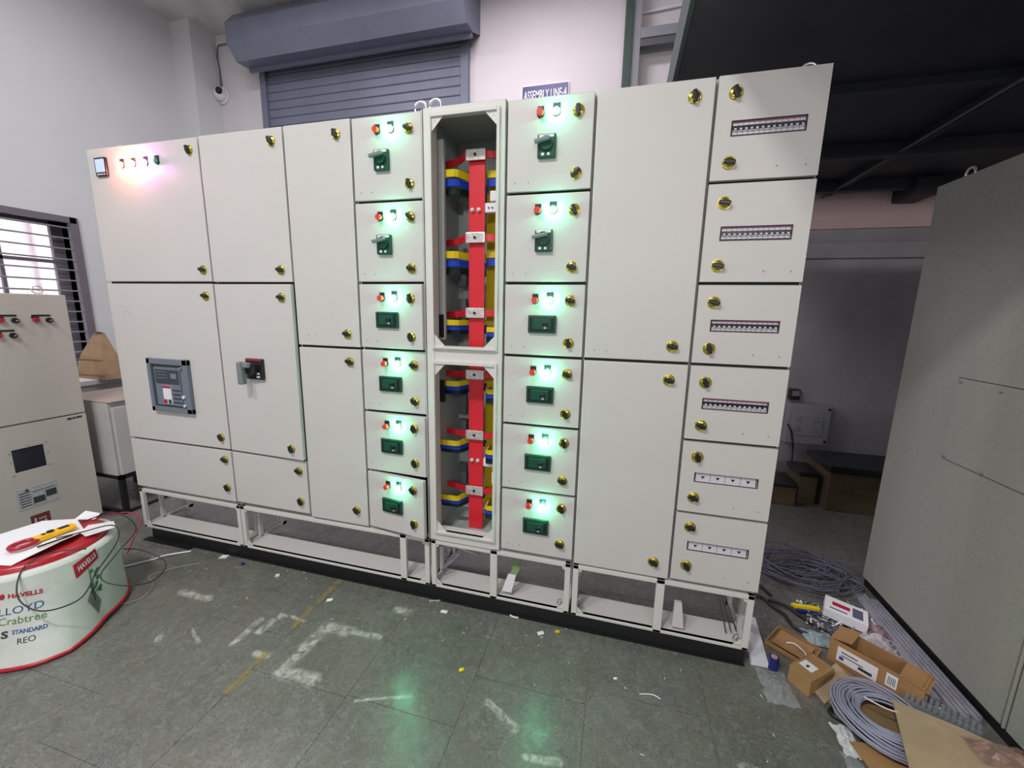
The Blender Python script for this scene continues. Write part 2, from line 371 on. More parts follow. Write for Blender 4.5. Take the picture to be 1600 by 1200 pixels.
# steel goods-lift post and rail on the back wall
t = thing('steel_post', 'dark green and grey steel upright on the back wall left of the mezzanine', 'post', (-.13, 2.5, 0))
obj('web', MB(GREENPOST).box(0, .065, -.03, .06, 0, ZC), t)
obj('flange', MB(GREYSTEEL).box(.067, .14, .0, .05, 0, ZC), t)
tag(obj('steel_rail', MB(DKSTEEL, GREYSTEEL).box(.012, 1.3, 2.50, 2.56, 3.86, 4.0).box(.012, 1.3, 2.49, 2.5, 3.92, 4.0, 1)), 'grey horizontal steel rail between upright and mezzanine', 'rail')
tag(obj('conduit', MB(WHITE).cyl((.0, 2.63, 4.20), (1.3, 2.63, 4.26), .012)), 'thin white pipe high on the back wall above the grey rail', 'pipe')

# sign
t = thing('wall_sign', 'blue sign with white lettering on the back wall, cut off by the switchboard', 'sign', (-1.105, 2.63, 3.515))
obj('board', MB(WHITE).box(0, .475, 0, .018, 0, .205, 0, .002), t)
obj('face', MB(SIGNB).box(.008, .467, -.002, .001, .008, .197), t)
me = text_mesh('ASSEMBLY LINE-4', .08, .001, .0012, WHITE)
obj('lettering', warp(me, lambda x, y, z: Vector((.022 + x * .43, -.004 - z, .072 + y * .082))), t)

# CCTV camera with conduit
t = thing('security_camera', 'white dome security camera with black eye beside the shutter', 'camera', (-4.875, 2.65, 4.03))
obj('base_plate', MB(WHITE).cyl((0, 0, 0), (0, -.03, 0), .095, 24), t)
obj('housing', MB(WHITE).ball((0.0, -.05, 0), .075, 0, (1, .9, 1)), t)
obj('lens', MB(BLKPL).ball((.035, -.095, .015), .042, 0, (1, .9, 1)), t)
obj('ring', MB(WHITE).tube([(.035 + .044 * math.cos(a), -.092 + .01 * math.cos(a), .015 + .044 * math.sin(a)) for a in [k * PI / 10 for k in range(20)]], .006, 6, 0, True), t)
pp = [(-4.90, 2.635, 4.10), (-4.905, 2.635, 4.55), (-4.88, 2.635, 4.60), (-4.26, 2.635, 4.62)]
tag(obj('conduit', MB(WHITE).tube(pp, .011, 8)), 'thin white conduit running from the security camera to the shutter hood', 'pipe')
tag(obj('cable', MB(CABLEB).tube([(-4.86, 2.62, 4.08), (-4.87, 2.62, 4.30), (-4.90, 2.62, 4.45), (-4.87, 2.62, 4.56), (-4.4, 2.62, 4.56)], .004, 6)), 'thin dark cable looping above the security camera', 'cable')

# ================================================================== SWITCHBOARD
ZB = .345
DEPTH = .30
XC = [-2.926, -2.122, -1.602, -1.229, -.877]
XR6 = [-.499, -.144, .280, .636]
# ---- shared sub-part meshes
def lock_mesh():
    m = MB(GOLD, BLKPL)
    m.cyl((0, 0, 0), (0, -.0015, 0), .0235, 28, 0); m.ball((0, 0, 0), .0215, 0, (1, .38, 1), 24, 12); m.tube([(.0205 * math.cos(a), -.003, .0205 * math.sin(a)) for a in [k * PI / 12 for k in range(24)]], .0026, 6, 0, True)
    m.box(-.0200, .0200, -.018, -.005, -.0078, .0078, 1, .0035); m.cyl((0, -.005, 0), (0, -.016, 0), .0118, 18, 1)
    return m.mesh('lock')
LOCK = lock_mesh()
def button_mesh():
    m = MB(BLKPL, REDBTN)
    m.box(-.013, .013, -.004, 0, .006, .026); m.cyl((0, 0, 0), (0, -.008, 0), .0155, 20, 0); m.cyl((0, -.008, 0), (0, -.026, 0), .0135, 20, 1, .0125)
    return m.mesh('push_button')
BUTTON = button_mesh()
def lamp_mesh(lens):
    m = MB(BLKPL, lens)
    m.box(-.014, .014, -.004, 0, .012, .030); m.cyl((0, 0, 0), (0, -.006, 0), .0150, 20, 0); m.ball((0, -.008, 0), .0135, 1, (1, .8, 1), 16, 10)
    return m.mesh('indicator_lamp')
LAMP_G, LAMP_Y, LAMP_R, LAMP_B, LAMP_OFF = (lamp_mesh(x) for x in (LENS_G, LENS_Y, LENS_R, LENS_B, LENS_OFF))
def glow(parent, loc, col, e):
    l = bpy.data.lights.new('lamp_light', 'POINT'); l.color = col; l.energy = e; l.shadow_soft_size = .008
    o = bpy.data.objects.new('lamp_light', l); COL.objects.link(o); o.parent = parent; o.location = loc
def window_mesh():      # moulded-case breaker front in the door
    m = MB(DKGREEN, BLKPL, WHITE)
    m.box(-.061, .061, -.012, 0, -.038, .038, 0, .004); m.box(-.052, .052, -.015, -.011, -.029, .029, 1, .002)
    m.box(-.040, .040, -.018, -.013, -.022, .022, 0, .002); m.box(.004, .026, -.030, -.016, -.008, .010, 1, .003); m.box(.010, .022, -.0195, -.018, -.019, -.010, 2)
    return m.mesh('breaker_front')
BRK = window_mesh()
def rotary_mesh():
    m = MB(DKGREEN, LEVER, WHITE)
    m.box(-.037, .037, -.016, 0, -.044, .044, 0, .005); m.cyl((0, -.016, .008), (0, -.026, .008), .026, 24, 0)
    m.box(-.045, .018, -.046, -.026, .008, .022, 1, .004, Matrix.Rotation(-.18, 4, 'Y')); m.box(-.030, .030, -.0165, -.0155, .030, .040, 2)
    m.box(-.020, -.008, -.0168, -.0155, -.036, -.026, 2); m.box(.004, .014, -.0168, -.0155, -.036, -.026, 2)
    return m.mesh('rotary_handle')
ROT = rotary_mesh()
SCREW = MB(GREYSTEEL).cyl((0, 0, 0), (0, -.001, 0), .003, 8).mesh('rivet')
MCB = (lambda m: m.box(.0008, .0170, 0, .03, 0, .0095, 0).box(.0008, .0170, -.004, .03, .0095, .0215, 0).box(.0002, .0174, -.0055, -.003, .0130, .0275, 1)
       .box(.0055, .0125, -.0085, -.003, .0130, .0185, 0).box(.0008, .0170, 0, .03, .0215, .038, 0))(MB(MCBW, BLKPL)).mesh('miniature_breaker')
BLANK = (lambda m: m.box(.0008, .0555, 0, .03, 0, .036, 0).poly([(.020, -.0008, .023), (.036, -.0008, .023), (.028, -.0008, .011)], 1))(MB(MCBW, BLKPL)).mesh('blanking_plate')

def on_face(v):  # helper for values measured on y=-.02 to the y=0 face
    return v
def make_door(cab, cx, x0, x1, z0, z1, ang=0.0, holes=None, label=None):
    w_ = x1 - x0 - .010; h_ = z1 - z0 - .012
    hl = [(a - x0 - .005, b - x0 - .005, c - z0 - .006, d - z0 - .006) for a, b, c, d in (holes or [])]
    o = obj('door', MB(PANEL).slab_hole(w_, h_, .024, hl), cab, (x0 + .005 - cx, 0, z0 + .006 - ZB), (0, 0, -ang))
    if label: o['label'] = label
    o['_x'] = x0 + .005; o['_z'] = z0 + .006
    return o
def put(door, name, me, x, z, rot=0.0, y=0.0):
    return obj(name, me, door, (x - door['_x'], y, z - door['_z']), (0, rot, 0))
def cabinet(x0, x1, label, group='sections of the long grey switchboard'):
    c = thing('switchboard_section', label, 'cabinet', (x0, 0, ZB), 0, group)
    m = MB(PANEL, BLACK); wd = x1 - x0
    m.box(.001, wd - .001, .028, DEPTH, .0, 2.342 - ZB - .003, 0); m.box(.004, wd - .004, .0262, .0279, .004, 2.342 - ZB - .010, 1); obj('body', m, c)
    return c
EYE = MB(TIN).tube([(.027 * math.cos(a), 0, .030 + .027 * math.sin(a)) for a in [k * PI / 10 for k in range(20)]], .0055, 8, 0, True).cyl((0, 0, 0), (0, 0, .008), .012).mesh('lifting_eye')
LK = math.radians
# --- column 1
c = cabinet(XC[0], XC[1], 'leftmost switchboard section with blue display and coloured lamps')
d = make_door(c, XC[0], XC[0], XC[1], 1.621, 2.342)
for x, z, r in ((-2.184, 2.279, 70), (-2.178, 1.688, 10)): put(d, 'lock', LOCK, x, z, LK(r))
mm = MB(BLKPL, LCD, WHITE).box(-.043, .043, -.012, 0, -.048, .048, 0, .004).box(-.033, .033, -.0135, -.011, -.028, .038, 1)
for k in range(4): mm.box(-.030 + k * .017, -.020 + k * .017, -.0135, -.011, -.042, -.036, 2)
put(d, 'meter_display', mm.mesh('meter_display'), -2.812, 2.238)
for (x, me_, cc, e) in ((-2.660, LAMP_R, (1, .12, .12), 1.0), (-2.575, LAMP_Y, (1, .50, .08), 1.7), (-2.487, LAMP_B, (.7, .12, 1), 1.3), (-2.407, LAMP_OFF, None, 0)):
    lo = put(d, 'indicator_lamp', me_, x, 2.239); lo['label'] = {LAMP_R: 'lit red lamp', LAMP_Y: 'lit amber lamp', LAMP_B: 'lit violet lamp', LAMP_OFF: 'unlit green lamp'}[me_]
    if cc: glow(d, (x - d['_x'], -.036, 2.239 - d['_z']), cc, e)
d = make_door(c, XC[0], XC[0], XC[1], .678, 1.621)
for x, z, r in ((-2.181, 1.551, 10), (-2.183, .752, 60)): put(d, 'lock', LOCK, x, z, LK(r))
a = MB(DEVGREY, DEVDARK, WHITE, LOGORED, DKGREEN, LEVER)
a.box(-.155, .155, -.022, 0, -.157, -.128, 0, .003).box(-.155, .155, -.022, 0, .125, .157, 0, .003).box(-.155, -.128, -.022, 0, -.157, .157, 0, .003).box(.118, .155, -.022, 0, -.157, .157, 0, .003)
a.box(-.13, .12, -.010, 0, -.13, .127, 1); a.box(-.112, .082, -.016, -.008, -.118, .108, 0, .003); a.box(.088, .112, -.014, -.008, -.118, .118, 0, .002)
a.box(-.100, .074, -.019, -.015, .012, .095, 1, .002); a.box(-.052, .010, -.021, -.015, -.108, .000, 2, .001)
a.box(-.052, .010, -.0215, -.0205, -.014, .000, 3); a.box(-.046, -.026, -.026, -.02, -.104, -.080, 3, .001); a.box(-.012, .006, -.026, -.02, -.104, -.080, 4, .001)
for k in range(4): a.box(.020, .076, -.0195, -.015, -.100 + k * .024, -.092 + k * .024, 1)
for k in range(3): a.box(-.090, -.010, -.020, -.0185, .080 - k * .018, .083 - k * .018, 5)
a.box(.02, .065, -.0205, -.018, .045, .075, 5)
a.cyl((.100, -.014, .105), (.100, -.022, .105), .009, 12, 5); a.cyl((.100, -.014, -.060), (.100, -.022, -.060), .010, 12, 2); a.cyl((.100, -.014, -.112), (.100, -.022, -.112), .008, 12, 2)
put(d, 'breaker_front', a.mesh('breaker_front'), -2.508, 1.035)['label'] = 'blue grey air circuit breaker front'
for dx, dz in ((0, 0), (.02, .02), (-.02, .02), (.02, -.02), (-.02, -.02)): put(d, 'rivet', SCREW, -2.795 + dx, 1.462 + dz)
d = make_door(c, XC[0], XC[0], XC[1], .353, .678)
for x, z, r in ((-2.174, .618, 20), (-2.178, .444, 60)): put(d, 'lock', LOCK, x, z, LK(r))
obj('lifting_eye', EYE, c, (.080, .12, 2.342 - ZB - .006))
# --- column 2
c = cabinet(XC[1], XC[2], 'second switchboard section from the left with one grey lever handle')
d = make_door(c, XC[1], XC[1], XC[2], 1.619, 2.345)
for x, z, r in ((-1.671, 2.28, 60), (-1.672, 1.684, 10)): put(d, 'lock', LOCK, x, z, LK(r))
d = make_door(c, XC[1], XC[1], XC[2], .677, 1.619, .035)
for x, z, r in ((-1.667, 1.547, 10), (-1.68, .742, 70)): put(d, 'lock', LOCK, x, z, LK(r))
a = MB(BLKPL, LEVER, WHITE, LOGORED).box(-.058, .058, -.016, 0, -.056, .056, 0, .005).box(-.056, .054, -.0165, -.015, .046, .054, 3).cyl((-.005, -.016, .004), (-.005, -.040, .004), .036, 24, 0)
a.box(-.060, -.028, -.070, -.038, -.080, .042, 1, .008).box(-.058, .010, -.062, -.036, .010, .038, 1, .008).box(.014, .036, -.0168, -.015, -.028, -.018, 2).box(.014, .036, -.0168, -.015, -.046, -.036, 2)
put(d, 'rotary_handle', a.mesh('rotary_handle'), -1.875, 1.170)['label'] = 'grey lever on a black plate'
d = make_door(c, XC[1], XC[1], XC[2], .359, .677)
for x, z, r in ((-1.658, .612, 20), (-1.661, .432, 70)): put(d, 'lock', LOCK, x, z, LK(r))
# --- column 3
c = cabinet(XC[2], XC[3], 'third switchboard section from the left with two tall blank doors')
d = make_door(c, XC[2], XC[2], XC[3], 1.305, 2.346)
for x, z, r in ((-1.309, 2.28, 70), (-1.302, 1.375, 10)): put(d, 'lock', LOCK, x, z, LK(r))
for dx in (-1.53, -1.485): put(d, 'rivet', SCREW, dx, 1.36)
d = make_door(c, XC[2], XC[2], XC[3], .345, 1.305)
for x, z, r in ((-1.296, 1.236, 15), (-1.301, .434, 45)): put(d, 'lock', LOCK, x, z, LK(r))
# --- columns 4 and 6: six feeders each
ROWS = [2.342, 1.983, 1.621, 1.308, .993, .674, .353]
PX = {4: (XC[3], XC[4], -.942, -1.094, -1.028, -1.074, -1.068), 6: (XR6[0], XR6[1], -.209, -.358, -.295, -.329, -.325)}
lk_r = {4: [(20, 75), (40, 10), (80, 75), (10, 45), (70, 70), (40, 80)], 6: [(85, -40), (70, 15), (10, 80), (20, 60), (75, 15), (60, 20)]}
zl = [(2.273, 2.048), (1.910, 1.686), (1.550, 1.372), (1.237, 1.059), (.925, .746), (.611, .430)]
zb = [2.279, 1.915, 1.554, 1.243, .929, .612]
def feeder_column(n_, c):
    x0, x1, lx, bx, gx, rx, mx = PX[n_]
    for r in range(6):
        ang = {4: [0, 0.0, .060, 0, .045, .12], 6: [0] * 6}[n_][r]
        d = make_door(c, x0, x0, x1, ROWS[r + 1], ROWS[r], ang)
        put(d, 'lock', LOCK, lx, zl[r][0], LK(lk_r[n_][r][0])); put(d, 'lock', LOCK, lx, zl[r][1], LK(lk_r[n_][r][1]))
        put(d, 'push_button', BUTTON, bx, zb[r] - .004)
        put(d, 'indicator_lamp', LAMP_G, gx, zb[r] - .002)
        glow(d, (gx - d['_x'], -.034, zb[r] - d['_z']), (.08, 1, .45), .24)
        if r < 2: put(d, 'rotary_handle', ROT, rx, (2.152, 1.792)[r])
        else: put(d, 'breaker_front', BRK, mx, (1.449, 1.139, .822, .505)[r - 2])
        for q in range(2): put(d, 'rivet', SCREW, x0 + .04 + .057 * q, ROWS[r + 1] + .04)
c = cabinet(XC[3], XC[4], 'switchboard section of six feeder doors just left of the open busbar chamber')
feeder_column(4, c); obj('lifting_eye', EYE, c, (XC[4] - XC[3] - .030, .05, 2.342 - ZB - .003))
obj('hinge_strip', MB(PANEL).box(XC[4] - XC[3] - .004, XC[4] - XC[3], .0, .03, 0, 2.342 - ZB), c)
c = cabinet(XR6[0], XR6[1], 'switchboard section of six feeder doors just right of the open busbar chamber')
feeder_column(6, c)
# --- column 7
c = cabinet(XR6[1], XR6[2], 'second switchboard section from the right with two tall blank doors')
d = make_door(c, XR6[1], XR6[1], XR6[2], 1.308, 2.342)
for x, z, r in ((.208, 2.277, 80), (.207, 1.375, 10)): put(d, 'lock', LOCK, x, z, LK(r))
for dx in (-.099, -.05): put(d, 'rivet', SCREW, dx, 1.347)
d = make_door(c, XR6[1], XR6[1], XR6[2], .341, 1.308)
for x, z, r in ((.206, 1.238, 15), (.209, .42, 30)): put(d, 'lock', LOCK, x, z, LK(r))
# --- column 8
c = cabinet(XR6[2], XR6[3], 'rightmost switchboard section with six doors of small breakers')
wz = [(2.137, .048), (1.778, .048), (1.441, .042), (1.130, .042), (.818, .037), (.506, .037)]
r8 = [(75, 10), (10, 10), (15, 75), (70, 20), (75, 20), (15, 60)]
for r in range(6):
    z0, hh = wz[r]; x0, x1 = .341, .575
    d = make_door(c, XR6[2], XR6[2], XR6[3], ROWS[r + 1] if r < 5 else .351, ROWS[r], 0, [(x0, x1, z0, z0 + hh)])
    put(d, 'lock', LOCK, .343, zl[r][0] if r else 2.277, LK(r8[r][0])); put(d, 'lock', LOCK, .343, zl[r][1], LK(r8[r][1]))
    if r < 4:
        for k in range(13):
            o = put(d, 'miniature_breaker', MCB, x0 + .0035 + .0176 * k, z0 + (hh - .038) / 2, 0, .006)
        put(d, 'top_strip', MB(PURPLE).box(0, x1 - x0, 0, .004, 0, .004).mesh('top_strip'), x0, z0 + hh - .005, 0, .004)
    else:
        for k in range(4): put(d, 'blanking_plate', BLANK, x0 + .004 + .0565 * k, z0, 0, .006)
    put(d, 'window_rim', MB(BLKPL).box(-.002, 0, -.0015, .003, -.002, hh + .002).box(x1 - x0, x1 - x0 + .002, -.0015, .003, -.002, hh + .002).box(0, x1 - x0, -.0015, .003, -.002, 0).box(0, x1 - x0, -.0015, .003, hh, hh + .0015).mesh('window_rim'), x0, z0)
    for dx, dz in ((.50, .045), (.59, .043)): put(d, 'rivet', SCREW, dx, ROWS[r + 1] + dz)
obj('lifting_eye', EYE, c, (.566 - XR6[2] + .03, .11, 2.342 - ZB - .003))

# --- column 5: open busbar chamber
X5 = -.870; c = thing('busbar_chamber', 'open busbar chamber with red vertical busbar between the feeder sections', 'cabinet', (X5, 0, ZB), 0)
def L5(x): return x - X5
T5 = 2.342 - ZB
m = MB(FRAMEW)
m.box(0, L5(-.832), -.004, .05, 0, T5 + .0, 0, .003); m.box(L5(-.534), L5(-.503), -.004, .05, 0, T5, 0, .003)
m.box(L5(-.834), L5(-.532), -.004, .05, 2.318 - ZB, T5); m.box(L5(-.834), L5(-.532), -.001, .05, 1.262 - ZB, 1.334 - ZB); m.box(L5(-.834), L5(-.532), -.004, .05, 0, .400 - ZB)
obj('frame', m, c)
def rim(z0, z1):
    q = MB(FRAMEW); xa, xb = L5(-.842), L5(-.524)
    q.box(xa, xa + .013, -.016, .012, z0, z1, 0, .002).box(xb - .013, xb, -.016, .012, z0, z1, 0, .002).box(xa + .013, xb - .013, -.016, .012, z1 - .016, z1, 0, .002).box(xa + .013, xb - .013, -.016, .012, z0, z0 + .012, 0, .002)
    for sx, sz in ((0, 0), (0, 1), (1, 0), (1, 1)):
        cx = xa + .013 if sx == 0 else xb - .013; cz = z0 + .012 if sz == 0 else z1 - .016; ux = 1 if sx == 0 else -1; uz = 1 if sz == 0 else -1
        q.prism([(cx, -.008, cz), (cx + .052 * ux, -.008, cz), (cx, -.008, cz + .055 * uz)], (0, .004, 0)); 
        q.cyl((cx + .014 * ux, -.008, cz + .014 * uz), (cx + .014 * ux, -.0095, cz + .014 * uz), .003, 8)
    return q
obj('opening_rim', rim(1.324 - ZB, 2.318 - ZB), c); obj('opening_rim', rim(.388 - ZB, 1.268 - ZB), c)
m = MB(INNER)
m.box(.001, .006, .05, .38, 0, T5); m.box(L5(-.508), L5(-.503), .05, .38, 0, T5); m.box(.006, L5(-.508), .375, .38, .06, T5); m.box(.001, L5(-.503), .0, .38, T5, T5 + .003); m.box(.006, L5(-.508), .05, .38, 0, .006)
obj('lining', m, c)
pl = MB(BLKPL, INNER, DKSTEEL)
pl.box(.008, .055, .08, .10, 1.36 - ZB, 2.25 - ZB, 1); pl.box(.05, .085, .33, .35, .06, 2.2 - ZB, 1)
for z0 in (1.62, 1.44, .95, .80, .55): pl.box(.058, .10, .24, .27, z0 - ZB, z0 + .12 - ZB, 2)
for z0 in (1.37, 1.05): pl.box(.012, .05, .075, .09, z0 - ZB, z0 + .11 - ZB, 0)
obj('mounting_plates', pl, c)
bb = obj('busbar', MB(RED).box(L5(-.719), L5(-.641), .148, .158, .352 - ZB, 2.185 - ZB, 0, .002), c); bb['label'] = 'red vertical busbar'
bolt = MB(WHITE, TIN).cyl((0, 0, 0), (0, -.010, 0), .009, 12, 0).cyl((0, -.01, 0), (0, -.016, 0), .006, 6, 1).mesh('bolt')
for z0 in (1.962, .737):
    for dx in (-.70, -.668): obj('bolt', bolt, bb, (L5(dx), .148, z0 - ZB))
for nm, xx, yy, mt in (('yellow vertical busbar', -.668, .26, YEL), ('blue vertical busbar', -.60, .29, BLU), ('black vertical busbar', -.57, .34, BLKS)):
    obj('busbar', MB(mt).box(L5(xx), L5(xx + .05), yy, yy + .01, .352 - ZB, 2.1 - ZB, 0, .002), c)['label'] = nm
zl5 = [2.195, 1.837, 1.490, 1.188, .877, .575]
for i, z0 in enumerate(zl5):
    z0 -= ZB
    k = obj('busbar_link', MB(RED).strip([(L5(-.862), .20, z0 - .012), (L5(-.775), .17, z0 - .008), (L5(-.735), .141, z0), (L5(-.625), .141, z0), (L5(-.60), .15, z0), (L5(-.512), .15, z0)], .030, .006), c); k['label'] = 'red link strap'
    obj('clamp_plate', MB(TIN, BLKPL).box(L5(-.728), L5(-.634), .128, .137, z0 - .024, z0 + .024, 0, .003).cyl((L5(-.682), .128, z0), (L5(-.682), .122, z0), .007, 6, 1).cyl((L5(-.705), .128, z0 + .005), (L5(-.705), .124, z0 + .005), .005, 6, 0), c)
    for j, (mt, dz, yy) in enumerate(((YEL, .078, .11), (BLU, .115, .12), (BLKS, .150, .13))):
        zz = z0 - dz * (1 if i < 2 else .62)
        h5 = .032 if i < 2 else .026
        xb = -.775
        s = MB(mt).strip([(L5(-.862), yy, zz), (L5(xb), yy, zz), (L5(xb + .012), yy + .01, zz), (L5(xb + .06), yy + .13, zz), (L5(-.60), yy + .16, zz)], h5, .008)
        obj('busbar_link', s, c)['label'] = {0: 'yellow', 1: 'blue', 2: 'black'}[j] + ' link strap'
        if i >= 2:
            s = MB(mt).strip([(L5(-.620), .20, zz - .03), (L5(-.612), .12, zz - .03), (L5(-.600), .112, zz - .03), (L5(-.512), .112, zz - .03)], h5, .008)
            obj('busbar_link', s, c)['label'] = {0: 'yellow', 1: 'blue', 2: 'black'}[j] + ' link strap'
        elif j < 2:
            s = MB(mt).strip([(L5(-.64), .19, zz + .01), (L5(-.56), .19, zz + .01)], h5, .008); obj('busbar_link', s, c)
for z0 in (1.965, .735): obj('insulator', MB(WHITE, BLKPL).box(L5(-.634), L5(-.545), .13, .16, z0 - .02 - ZB, z0 + .022 - ZB, 0, .004).cyl((L5(-.615), .13, z0 - ZB), (L5(-.615), .127, z0 - ZB), .004, 8, 1).cyl((L5(-.598), .13, z0 - ZB), (L5(-.598), .127, z0 - ZB), .004, 8, 1), c)
obj('insulator', MB(WHITE).box(L5(-.612), L5(-.535), .135, .165, 1.995 - ZB, 2.04 - ZB, 0, .004), c)
obj('insulator', MB(WHITE).box(L5(-.585), L5(-.515), .12, .15, .63 - ZB, .69 - ZB, 0, .004), c)
obj('lifting_eye', EYE, c, (L5(-.836), .05, T5))

# --- base frames
def base(x0, x1, label, stiles=()):
    b = thing('base_stand', label, 'stand', (x0, 0, .073), 0, 'white base frames under the switchboard')
    W = x1 - x0; H = .338 - .073
    m = MB(FRAMEW, PANEL); s = .026
    m.box(0, W, 0, .02, H - .020, H, 0, .002); m.box(0, W, 0, .02, 0, .014, 0, .002); m.box(0, s, 0, .02, 0, H, 0, .002); m.box(W - s, W, 0, .02, 0, H, 0, .002)
    m.box(0, W, .004, .14, .010, .014, 1)
    for sx in stiles: m.box(sx - x0 - .014, sx - x0 + .022, 0, .02, 0, H, 0, .002)
    for xx in (0, W - .02):
        m.box(xx, xx + .02, .02, DEPTH, 0, .02, 1); m.box(xx, xx + .02, .02, DEPTH, H - .02, H, 1); m.box(xx, xx + .02, DEPTH - .03, DEPTH, 0, H, 1); m.box(xx, xx + .02, .10, .12, 0, H, 1)
    m.box(0, W, DEPTH - .02, DEPTH, H - .03, H, 1); m.box(0, W, .03, DEPTH, H - .006, H - .001, 1)
    obj('frame', m, b)
    for sx, sz in ((0, 0), (0, 1), (1, 0), (1, 1)):
        cx = s if sx == 0 else W - s; cz = .014 if sz == 0 else H - .02; ux = 1 if sx == 0 else -1; uz = 1 if sz == 0 else -1
        k = .032 if sz == 0 else .022
        g = MB(FRAMEW); g.prism([(cx, .006, cz), (cx + k * ux, .006, cz), (cx, .006, cz + k * uz)], (0, .004, 0)); g.cyl((cx + .01 * ux, .006, cz + .01 * uz), (cx + .01 * ux, .003, cz + .01 * uz), .004, 8); obj('gusset', g, b)
    return b, W, H
b1 = base(-2.915, -2.106, 'leftmost white base frame under the switchboard')
b2 = base(-2.100, -.880, 'second white base frame from the left, widest, with red bar inside', (-1.035,))
b3 = base(-.868, -.152, 'third white base frame, below the busbar chamber, with green strap', (-.535,))
b4 = base(-.140, .624, 'rightmost white base frame under the switchboard', (.245,))
for (b_, W, H), a0 in ((b2, .10), (b3, .30), (b4, .0)):
    obj('busbar', MB(RED).box(a0, W - .0, .035, .040, H - .038, H - .014), b_)['label'] = 'red horizontal bar'
for (b_, W, H), xx in ((b1, W - .12 if False else .70), (b2, .46), (b4, .30)):
    obj('earth_stud', MB(TIN).box(xx - .05, xx, .03, .05, H - .035, H - .022).cyl((xx + .01, .04, H - .04), (xx + .03, .02, H - .03), .005), b_)
s3 = MB(GNDY).strip([(.395, .05, 0), (.43, .05, 0)], .01, .003)
s3 = MB(GNDY, PAPER)
pts = [(.42, .10, .235), (.435, .07, .20), (.440, .05, .15), (.425, .035, .12)]
for i in range(3):
    a_, b_ = Vector(pts[i]), Vector(pts[i + 1]); s3.prism([a_ - Vector((.018, 0, 0)), a_ + Vector((.018, 0, 0)), b_ + Vector((.018, 0, 0)), b_ - Vector((.018, 0, 0))], (0, .004, 0), 0)
s3.prism([(.405, .032, .13), (.445, .032, .13), (.425, .022, .035), (.375, .022, .035)], (0, .002, 0), 1)
obj('earthing_strap', s3, b3[0])['label'] = 'bent green strap with a pale wrapped end'
hook = lambda x, z: [(x - .012, .02, z), (x - .008, .018, z + .022), (x + .004, .018, z + .026), (x + .010, .018, z + .014), (x + .002, .018, z + .004), (x + .002, .018, z - .004)]
for (b_, W, H), xx in ((b3, b3[1] - .045), (b4, .045), (b4, b4[1] - .045)): obj('cable_tie', MB(DKSTEEL).tube(hook(xx, .03), .0022, 6), b_)
obj('bracket', MB(PANEL).prism([(.46, .03, .145), (.49, .03, .145), (.505, .02, .03), (.455, .02, .03)], (0, .02, 0)), b4[0])
# loose wires seen inside the two right-hand frames
wr = MB(DKSTEEL)
for k in range(3): wr.tube([(.62 + .02 * k, .06, .235), (.66 + .015 * k, .10, .15), (.69 + .02 * k, .06, .02 + .01 * k)], .003, 6)
obj('wires', wr, b4[0])['label'] = 'dark loose wires'
wr = MB(ALU)
for k in range(3): wr.tube([(.03, .05 + .03 * k, .06 + .01 * k), (.10, .12 + .03 * k, .12), (.16, .2 + .02 * k, .22)], .004, 6)
wr.tube([(.03, .03, .22), (.12, .05, .215), (.25, .04, .20)], .006, 6)
obj('wires', wr, b3[0])['label'] = 'pale loose wires'
t = thing('base_channel', 'long black steel channel on the floor under the whole switchboard', 'channel', (-2.86, 0, 0))
obj('web', MB(BLACK).box(0, 3.475, .004, .03, 0, .072), t); obj('flange', MB(BLACK).box(0, 3.475, .03, .12, .060, .072), t)
obj('lip', MB(BLACK).box(-.03, .36, -.035, .004, 0, .005).box(.36, 3.478, -.008, .004, 0, .006), t)

# ================================================================== LEFT CABINET
t = thing('control_cabinet', 'beige grey control cabinet with dark window and nameplate at the left edge', 'cabinet', (-3.483, .100, 0))
Yc = .100
obj('body', MB(PANEL_L, BLACK).box(-.62, -.022, -.86, 0, .03, 1.548, 0).box(-.60, -.03, -.85, -.01, 0, .03, 1), t)
du = obj('door', MB(PANEL_L).box(-.020, 0, -.86, 0, .772, 1.548, 0, .003), t)
m = MB(PANEL_L); y0, y1, z0, z1 = -.372, -.230, .474, .618
m.box(-.020, 0, -.86, y0, .03, .764).box(-.020, 0, y1, 0, .03, .764).box(-.020, 0, y0, y1, .03, z0).box(-.020, 0, y0, y1, z1, .764)
dl = obj('door', m, t)
obj('viewing_window', MB(mat('smoked_glass', (.02, .02, .035), .15)).box(-.018, -.006, y0, y1, z0, z1), dl)
sc_me = MB(GREYSTEEL).cyl((0, 0, 0), (.003, 0, 0), .004, 8).mesh('screw')
for yy, zz in ((y0 - .012, .60), (y0 - .012, .545), (y0 - .010, .462), (y1 + .012, .628), (y1 + .012, .56), (y1 + .012, .48), (-.30, .632)): obj('screw', sc_me, dl, (0, yy, zz))
pn = MB(SILVER, LOGODARK).box(0, .002, -.390, -.207, .235, .368, 0)
for k in range(6): pn.box(.002, .0026, -.380, -.330, .250 + .017 * k, .256 + .017 * k, 1)
pn.box(.002, .0026, -.322, -.268, .255, .295, 1).box(.002, .0026, -.262, -.212, .275, .318, 1).box(.002, .0026, -.322, -.215, .330, .334, 1).box(.002, .0026, -.350, -.335, .345, .358, 1)
obj('nameplate', pn, dl)
obj('sticker', MB(mat('maroon_sticker', (.16, .03, .03), .5), PANEL_L).box(0, .0015, -.350, -.262, .098, .180, 0).box(.0015, .002, -.335, -.325, .12, .16, 1).box(.0015, .002, -.315, -.30, .115, .13, 1).box(.0015, .002, -.315, -.28, .145, .152, 1).box(.0015, .002, -.29, -.28, .115, .135, 1), dl)['label'] = 'dark red sticker'
